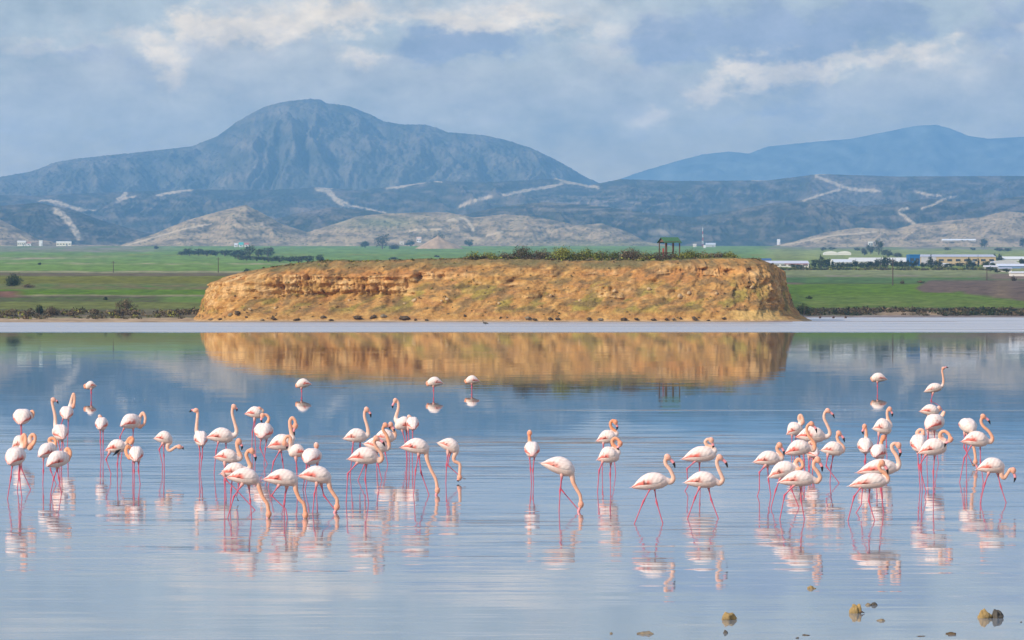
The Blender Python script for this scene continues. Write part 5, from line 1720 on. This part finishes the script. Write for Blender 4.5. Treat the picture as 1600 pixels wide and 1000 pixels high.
building('house', 'house', 1562, 1581, 417.5, 424.5, (.72, .68, .55), (.42, .42, .46), 'cream house with dark openings near the right edge', 9, roof_h=.3, win=3)
building('shed', 'shed', 1581, 1610, 424, 431.5, (.80, .77, .70), (.80, .78, .74), 'white shed at the right edge above the brown field', 10, roof_h=.25)
for (a, b_, lab) in [(1287, 1309, 'left of two white arched greenhouses on the far green field'), (1309, 1330, 'right of two white arched greenhouses on the far green field')]:
    building('greenhouse', 'greenhouse', a, b_, 392.5, 398.5, (.82, .80, .72), (.84, .82, .75), lab, 12, kind='arch', roof_h=.6, door=False)
building('greenhouse', 'greenhouse', 1473, 1525, 373.2, 376.8, (.5, .45, .36), (.88, .87, .83), 'long thin white-roofed shed on the slope of the right hills', 20, roof_h=.6, door=False, hill='pale_hills')
building('house', 'house', 1357, 1364, 377, 386, (.80, .78, .70), (.6, .58, .52), 'small white house left of the tall hazy tree', 9, kind='flat', roof_h=.08, win=2)
building('house', 'house', 1214.5, 1219, 373.5, 377, (.85, .85, .85), (.8, .8, .8), 'tiny white building on the pale knoll right of the bluff', 8, kind='flat', roof_h=.1, hill='pale_hills')
building('house', 'house', 27, 40, 376, 383.5, (.82, .78, .66), (.74, .70, .60), 'cream long house at the far left, below the pale track', 10, roof_h=.3, win=4)
building('house', 'house', 41, 48, 378, 384, (.80, .78, .74), (.5, .25, .18), 'small white house with reddish roof at the far left', 9, roof_h=.35, win=1)
building('house', 'house', 61, 66, 375.5, 383, (.84, .83, .80), (.8, .79, .75), 'tiny white house between the two long cream houses', 8, kind='flat', roof_h=.1)
building('house', 'house', 88, 111, 377, 382.5, (.82, .76, .60), (.80, .76, .64), 'long cream house right of the small white ones at the far left', 10, roof_h=.3, win=5)
building('house', 'house', 366, 371, 380, 386, (.82, .8, .78), (.75, .72, .7), 'small white house left of the teal-roofed one', 8, roof_h=.4, win=1)
building('house', 'house', 373, 380, 378.5, 386, (.7, .72, .7), (.08, .42, .38), 'small house with a teal roof beyond the wood', 9, roof_h=.5, win=1)
building('house', 'house', 382, 388, 379.5, 386, (.82, .78, .74), (.55, .18, .14), 'small white house with a red roof right of the teal-roofed one', 9, roof_h=.4, win=1)
building('house', 'house', 651, 658, 370, 378.5, (.85, .84, .82), (.75, .5, .35), 'white house with orange roof left of the earth mound', 10, roof_h=.3, win=2, hill='pale_hills')
building('house', 'house', 624, 631, 377, 382.5, (.8, .74, .6), (.6, .5, .38), 'cream house between the trees left of the earth mound', 9, roof_h=.4, win=1, hill='pale_hills')
building('shed', 'shed', 1103, 1118, 379.5, 386, (.5, .5, .5), (.62, .64, .66), 'low grey-roofed shed right of the red and white mast', 10, roof_h=.4)
building('house', 'house', 1099.5, 1103, 383, 387.5, (.88, .88, .86), (.85, .85, .83), 'tiny white hut at the foot of the mast', 6, kind='flat', roof_h=.12)
building('house', 'house', 1083, 1088, 381, 386, (.78, .7, .58), (.7, .6, .48), 'small tan house left of the mast', 7, roof_h=.4)

# radio mast
def mast():
    D = plain_D(1098, 386.5)
    s = D / FPX
    root = empty('radio_mast', ((1098 - 800) * s, D, ground_at(1098, D)))
    tag(root, 'slim red and white lattice mast beyond the wooden shelter', 'mast')
    H = 30.5 * s
    for k in range(6):
        b = MB()
        z0, z1 = H * k / 6, H * (k + 1) / 6
        r0, r1 = 1.1 * (1 - .14 * k), 1.1 * (1 - .14 * (k + 1))
        for (x, y) in ((1, 1), (1, -1), (-1, -1), (-1, 1)):
            b.tube([(x * r0, y * r0, z0), (x * r1, y * r1, z1)], .17, 5)
        for (x, y, x2, y2) in ((1, 1, 1, -1), (1, -1, -1, -1), (-1, -1, -1, 1), (-1, 1, 1, 1)):
            b.tube([(x * r0, y * r0, z0), (x2 * r1, y2 * r1, z1)], .10, 4)
            b.tube([(x * r1, y * r1, z1), (x2 * r1, y2 * r1, z1)], .10, 4)
        b.build('lattice_section', paint((.55, .08, .07) if k % 2 == 0 else (.8, .8, .8)), root)
    b = MB()
    b.tube([(0, 0, H), (0, 0, H * 1.08)], .12, 5)
    b.build('antenna', paint((.6, .6, .6)), root)


mast()
m_wood = mat('weathered_wood', (.17, .10, .065), rough=.85, nscale=5, namp=.3, stretch=(1, 1, .2))
m_dwood = mat('dark_wood', (.09, .055, .04), rough=.85, nscale=5, namp=.3)


def pole(px, y0, y1, lab):
    D = plain_D(px, y1)
    s = D / FPX
    root = empty('utility_pole', ((px - 800) * s, D, ground_at(px, D)))
    tag(root, lab, 'pole', 'wooden utility poles on the plain')
    h = (y1 - y0) * s
    b = MB()
    b.tube([(0, 0, -.4), (0, 0, h)], [.17, .12], 8)
    b.build('post', m_dwood, root)
    b = MB()
    b.box(-.9, .9, -.07, .07, h - .75, h - .6)
    b.build('crossarm', m_dwood, root)
    for x in (-.8, 0.35, .8):
        b = MB()
        b.tube([(x, 0, h - .6), (x, 0, h - .38)], .05, 6)
        b.build('insulator', paint((.3, .3, .3)), root)


pole(177, 408, 426, 'thin utility pole in the left green field, left one')
pole(341, 402, 426, 'thin utility pole in the left green field, near the bluff')
pole(1395, 403, 446, 'tall utility pole on the right fields before the warehouses')
pole(1542, 419, 438, 'short utility pole above the brown patch at the right')

# the earth mound
def earth_mound():
    D = plain_D(684, 388.5)
    s = D / FPX
    zb = ground_at(685, D) - .5
    n, m = 40, 16
    V, F = [], []
    for i in range(m + 1):
        f = i / m
        for k in range(n):
            t = 2 * math.pi * k / n
            rr = 36 * s * (1 - f) ** 1.15 * (1 + .10 * math.sin(3 * t + 1) + .06 * math.sin(7 * t)) + .6
            zz = (zb + 20.5 * s * f ** 0.9)
            V.append(((684 - 800) * s + rr * math.cos(t), D + rr * math.sin(t) * .8, zz + .3 * math.sin(5 * t + 9 * f)))
    F = [(i * n + k, i * n + (k + 1) % n, (i + 1) * n + (k + 1) % n, (i + 1) * n + k) for i in range(m) for k in range(n)] + [tuple(m * n + k for k in range(n))]
    o = mesh_np('earth_mound', V, F, mat('mound_earth', (.46, .31, .19), rough=.95, nscale=.15, namp=.25), smooth=True)
    tag(o, 'bare conical mound of tan earth at the foot of the hills', 'mound')


earth_mound()

# ---------------------------------------------------------------- the shelter on the bluff
def shelter():
    D = 739.0
    s = D / FPX
    zb = HC - (404 - YH) * s
    root = empty('wooden_shelter', ((1046 - 800) * s, D, zb))
    root.rotation_euler = (0, 0, math.radians(24))
    tag(root, 'open wooden shelter with green roof on top of the bluff', 'shelter')
    L, Wd = 1.30, 1.15
    he, hr = 2.75, 3.45
    th = .07
    for sgn, nm in ((-1, 'roof_slope'), (1, 'roof_slope')):
        b = MB()
        e = .28
        ye, ze = sgn * (Wd + e), he - .17
        V = [(-L - .3, ye, ze), (L + .3, ye, ze), (L + .3, 0, hr), (-L - .3, 0, hr)]
        V += [(x, y, z + th) for x, y, z in V]
        b.add(V, [(0, 1, 2, 3), (7, 6, 5, 4), (0, 4, 5, 1), (1, 5, 6, 2), (2, 6, 7, 3), (3, 7, 4, 0)])
        sl = b.build(nm, mat('roof_green', (.07, .17, .075), rough=.6, nscale=4, namp=.12), root)
        for k in range(9):
            q = MB()
            x = -L - .25 + (2 * L + .5) * k / 8
            q.tube([(x, ye, ze + th + .012), (x, 0, hr + th + .012)], .025, 5)
            q.build('seam', MATS['roof_green'], sl)
    for sx_ in (-1, 1):
        b = MB()
        x = sx_ * L
        b.add([(x - .03, -Wd, he), (x - .03, Wd, he), (x - .03, 0, hr - .03), (x + .03, -Wd, he), (x + .03, Wd, he), (x + .03, 0, hr - .03)], [(0, 2, 1), (3, 4, 5), (0, 1, 4, 3), (1, 2, 5, 4), (2, 0, 3, 5)])
        b.build('gable_board', m_wood, root)
    for x in (-L, 0.05, L):
        for y in (-Wd, Wd):
            b = MB()
            b.box(x - .075, x + .075, y - .075, y + .075, -1.2, he - .003)
            b.build('post', m_wood, root)
    b = MB()
    b.box(-L - .1, L + .1, -Wd - .06, -Wd + .06, he, he + .12)
    b.box(-L - .1, L + .1, Wd - .06, Wd + .06, he, he + .12)
    b.build('beam', m_wood, root)
    b = MB()
    for z in (.75, .98):
        b.box(-L + .08, .05 - .08, -Wd - .03, -Wd + .03, z, z + .07)
        b.box(-L + .08, L - .08, Wd - .03, Wd + .03, z, z + .07)
    b.build('rail', m_wood, root)
    b = MB()
    b.box(-L + .16, -L + .20, -.32, .32, .1, 1.7)
    b.build('notice_board', paint((.30, .06, .055)), root)
    b = MB()
    b.box(-.2, L - .2, .35, .75, .40, .46)
    b.box(-.1, .0, .4, .7, -.5, .40)
    b.box(L - .4, L - .3, .4, .7, -.5, .40)
    b.build('bench', m_wood, root)
    b = MB()
    b.box(-L - .2, L + .2, -Wd - .2, Wd + .2, -1.3, -.05)
    b.build('floor_deck', m_dwood, root)


shelter()

# ---------------------------------------------------------------- stones, twigs, feathers
m_rock = {'ochre': mat('ochre_rock', (.40, .265, .10), rough=.9, nscale=9, namp=.45, bump=.012, bscale=18, hue=(.22, .16, .075)),
          'dark': mat('dark_rock', (.085, .075, .06), rough=.8, nscale=9, namp=.4, bump=.01, bscale=18),
          'grey': mat('grey_rock', (.22, .175, .115), rough=.9, nscale=9, namp=.35, bump=.01, bscale=18),
          'brown': mat('brown_boulder', (.10, .068, .036), rough=.95, nscale=2.5, namp=.45, bump=.03, bscale=5)}


def rock_mesh(seed, rx, ry, rz, ang=.42, sub=4, flatb=0.0):
    bm = bmesh.new()
    bmesh.ops.create_icosphere(bm, subdivisions=sub, radius=1)
    r_ = random.Random(seed)
    o1, o2 = r_.uniform(0, 50), r_.uniform(0, 50)
    cuts = [(Vector((r_.gauss(0, 1), r_.gauss(0, 1), r_.gauss(0, .8))).normalized(), r_.uniform(.58, .86)) for _ in range(11)]
    for v in bm.verts:
        p = v.co.copy()
        for nrm, dd in cuts:
            q = p.dot(nrm)
            if q > dd:
                p -= nrm * (q - dd) * .85
        f = 1 + ang * float(fbm(np.array([p.x * 1.7 + o1 + p.z]), np.array([p.y * 1.7 + o2 - p.z * 1.3]), 4)[0])
        p = p * f
        v.co = Vector((p.x * rx, p.y * ry, p.z * rz))
    me = bpy.data.meshes.new('rock')
    bm.to_mesh(me)
    bm.free()
    for p in me.polygons:
        p.use_smooth = True
    return me


def stone(px, wl, wpx, hpx, kind, label, group=None, name='stone', cat='stone', tilt=0.0):
    D = water_D(wl)
    s = D / FPX
    rx, rz = wpx * s / 2 * 1.08, hpx * s
    me = rock_mesh(int(px * 7 + wl), rx, rx * .85, rz * 1.25)
    me.materials.append(m_rock[kind])
    o = bpy.data.objects.new(name, me)
    COL.objects.link(o)
    o.location = ((px - 800) * s, D + rx * .4, rz * .0)
    o.rotation_euler = (0, tilt, random.uniform(-.3, .3))
    tag(o, label, cat, group)
    return o


stone(1138, 968.5, 23, 8.5, 'ochre', 'rounded ochre stone breaking the surface near the bottom, left of the tall one')
stone(1133.5, 989.5, 8, 3.8, 'dark', 'small dark round stone at the bottom below the rounded ochre one')
stone(1268, 920, 14, 4.5, 'ochre', 'small ochre stone farthest out, below the right-hand cluster', tilt=.3)
stone(1336.5, 958.5, 18, 14.5, 'ochre', 'tall ochre stone standing upright in the shallow water')
stone(1357, 946, 9, 3.8, 'grey', 'flat grey stone behind the tall ochre one, left half of a touching pair')
stone(1366, 946, 9, 3.8, 'dark', 'flat dark stone behind the tall ochre one, right half of a touching pair')
stone(1377, 970.5, 11, 2.6, 'grey', 'little low stone right of and below the tall ochre one')
stone(1539, 966, 22, 11, 'ochre', 'ochre stone leaning against a dark round stone near the right edge')
stone(1558, 966, 18, 9.5, 'dark', 'dark round stone against the ochre one near the right edge')
stone(1009, 991, 25, 3.8, 'grey', 'flat tan slab of stone at the bottom edge below the walking pair')
stone(955, 990.5, 6, 1.8, 'grey', 'tiny stone at the bottom edge left of the flat slab')
stone(1486, 991.5, 20, 2.6, 'brown', 'flat brown lump of mud at the bottom edge right of centre')
stone(1259, 993, 13, 1.2, 'brown', 'thin flat mud sliver at the bottom edge, right of the small dark stone')
stone(1246, 997.5, 5, 1.5, 'dark', 'tiny dark pebble at the very bottom edge')
stone(1440, 994.5, 13, .8, 'brown', 'barely showing flat mud patch left of the brown lump')
stone(1596, 972.5, 3, 1.2, 'dark', 'tiny dark pebble close to the right edge')

# a twig beside the tall stone
D = water_D(959)
s = D / FPX
b = MB()
b.tube([((1344 - 800) * s, D, .01), ((1347 - 800) * s, D, .022), ((1351 - 800) * s, D + .02, .008)], [.012, .010, .004], 6, c=(.08, .06, .04))
o = b.build('twig', m_dwood)
tag(o, 'short dark twig poking from the water beside the tall ochre stone', 'twig')

# boulders at the foot of the bluff
BLD = [(360, 494, 11, 9), (371, 491, 12, 7), (385, 497, 6, 4), (427, 499, 13, 6), (464, 501, 13, 4.5), (410, 501, 9, 3.5), (505, 497, 12, 6), (517, 501, 10, 4), (559, 498, 21, 9), (583, 497, 13, 7), (599, 496, 12, 6),
                                   (631, 498, 22, 8), (727, 495, 6, 6), (650, 501, 6, 4), (667, 501.5, 9, 3), (826, 499, 14, 8), (836, 500.5, 9, 5), (861, 500, 9, 5), (872, 499.5, 10, 5), (920, 499.5, 11, 5), (938, 501, 12, 6), (975, 500.5, 14, 6),
                                   (994, 500, 9, 5), (1022, 501, 11, 5), (1040, 500, 8, 5), (1052, 500, 8, 4), (1062, 499, 6, 4), (1085, 499, 13, 5.5), (1107, 502, 7, 4), (345, 500, 9, 4), (330, 500.5, 12, 4), (1130, 499, 8, 4)]
for i, (px, py, w, h) in enumerate(BLD):
    p = bluff_surface(px, py - 1)
    s = p.y / FPX
    me = rock_mesh(900 + i, w * s / 2 * (.75 + .35 * ((i * 7) % 5) / 5), w * s * .42, h * s * (.34 + .25 * ((i * 3) % 4) / 4), .55, 3)
    me.materials.append(m_rock['brown' if i % 5 else 'grey'])
    o = bpy.data.objects.new('boulder', me)
    COL.objects.link(o)
    o.location = p + Vector((0, -.15, h * s * .10))
    o.rotation_euler = (0, random.uniform(-.3, .3), random.uniform(0, 3))
    tag(o, '%s boulder at the foot of the bluff, %s from its left end' % ('dark' if i % 5 else 'grey', order(BLD, i)), 'boulder', 'boulders at the foot of the bluff')
# pale fallen blocks on the slope
BLK = [(648, 470, 9, 6), (698, 468, 8, 5), (690, 470, 5, 4), (632, 475, 5, 3), (860, 462, 7, 5), (905, 470, 6, 4), (1063, 463, 9, 8), (1077, 458, 8, 6), (960, 455, 8, 5), (1120, 459, 7, 5), (545, 470, 6, 4), (430, 482, 6, 5), (390, 484, 7, 5), (780, 474, 6, 4), (1015, 452, 9, 5), (1175, 449, 10, 5)]
for i, (px, py, w, h) in enumerate(BLK):
    p = bluff_surface(px, py)
    s = p.y / FPX
    me = rock_mesh(1900 + i, w * s / 2, w * s * .45, h * s * .6, .3, 2)
    me.materials.append(MATS.get('pale_block') or mat('pale_block', (.52, .36, .19), rough=.95, nscale=2.5, namp=.3, bump=.03, bscale=5))
    o = bpy.data.objects.new('boulder', me)
    COL.objects.link(o)
    o.location = p + Vector((0, -.12, .02))
    o.rotation_euler = (random.uniform(-.3, .3), random.uniform(-.4, .4), random.uniform(0, 3))
    tag(o, 'pale fallen block on the slope of the bluff, %s from the left' % order(BLK, i), 'boulder', 'pale blocks on the slope of the bluff')

# stumps on the right-hand mudflat and the small bird by the bluff
for px, lab in [(1281, 'dark stump on the right mudflat nearest the bluff'), (1302, 'dark stump on the right mudflat, middle of three'), (1321, 'dark stump on the right mudflat, farthest from the bluff')]:
    D = 845.0
    s = D / FPX
    b = MB()
    b.tube([(0, 0, -.4), (.03, 0, .25), (-.02, 0, .42)], [.24, .2, .13], 8)
    b.tube([(.1, 0, .1), (.34, .05, .3)], [.09, .05], 6)
    o = b.build('stump', m_dwood)
    o.location = ((px - 800) * s, D, 0)
    tag(o, lab, 'stump', 'stumps on the mudflat')
D = water_D(507.0)
s = D / FPX
b = MB()
b.tube([(.5, 0, .10), (.28, 0, .17), (0, 0, .20), (-.2, 0, .22), (-.30, 0, .24)], [.02, .09, .13, .10, .05], 10)
b.tube([(-.22, 0, .26), (-.30, 0, .40), (-.27, 0, .55), (-.32, 0, .60), (-.45, 0, .58)], [.06, .04, .035, .05, .01], 8)
b.tube([(-.02, .03, .12), (-.02, .03, -.1)], .02, 5)
b.tube([(.03, -.03, .12), (.03, -.03, -.1)], .02, 5)
o = b.build('water_bird', m_rock['dark'], smooth=True)
o.location = ((758 - 800) * s, D, .02)
tag(o, 'small dark water bird standing in the shallows below the bluff', 'bird')

# white feathers adrift
m_fe = mat('white_feather', (.85, .84, .82), rough=.7)


def feather(px, py, w, label, group):
    D = water_D(py)
    s = D / FPX
    L = w * s / 2
    V, F = [], []
    for i in range(7):
        f = i / 6
        wd = L * .35 * math.sin(math.pi * (f * .9 + .06)) + .003
        z = .012 + .55 * L * (f - .45) ** 2 * 2.2
        V += [(-L + 2 * L * f, -wd, z + .25 * wd), (-L + 2 * L * f, 0, z), (-L + 2 * L * f, wd, z + .25 * wd)]
    for i in range(6):
        for k in range(2):
            F.append((i * 3 + k, i * 3 + k + 1, i * 3 + k + 4, i * 3 + k + 3))
    o = mesh_np('floating_feather', V, F, m_fe, smooth=True)
    o.location = ((px - 800) * s, D, 0)
    o.rotation_euler = (0, 0, random.uniform(-.6, .6))
    tag(o, label, 'feather', group)


feather(188, 627, 5, 'white feather floating right of the leftmost far sleeper', 'white feathers adrift on the calm water')
feather(194, 627, 5, 'white curled feather touching another one right of the leftmost far sleeper', 'white feathers adrift on the calm water')
FEA = [(226, 624.5), (261, 642), (459, 621), (569, 615), (817, 622), (1026, 618), (1072, 620), (1093, 619), (1139, 635), (1012, 690), (846, 741), (838, 835), (210, 623), (1320, 640)]
for i, (px, py) in enumerate(FEA):
    feather(px, py, 3.2, 'tiny white feather floating on open water, %s of the tiny ones from the left' % order(FEA, i), 'white feathers adrift on the calm water')
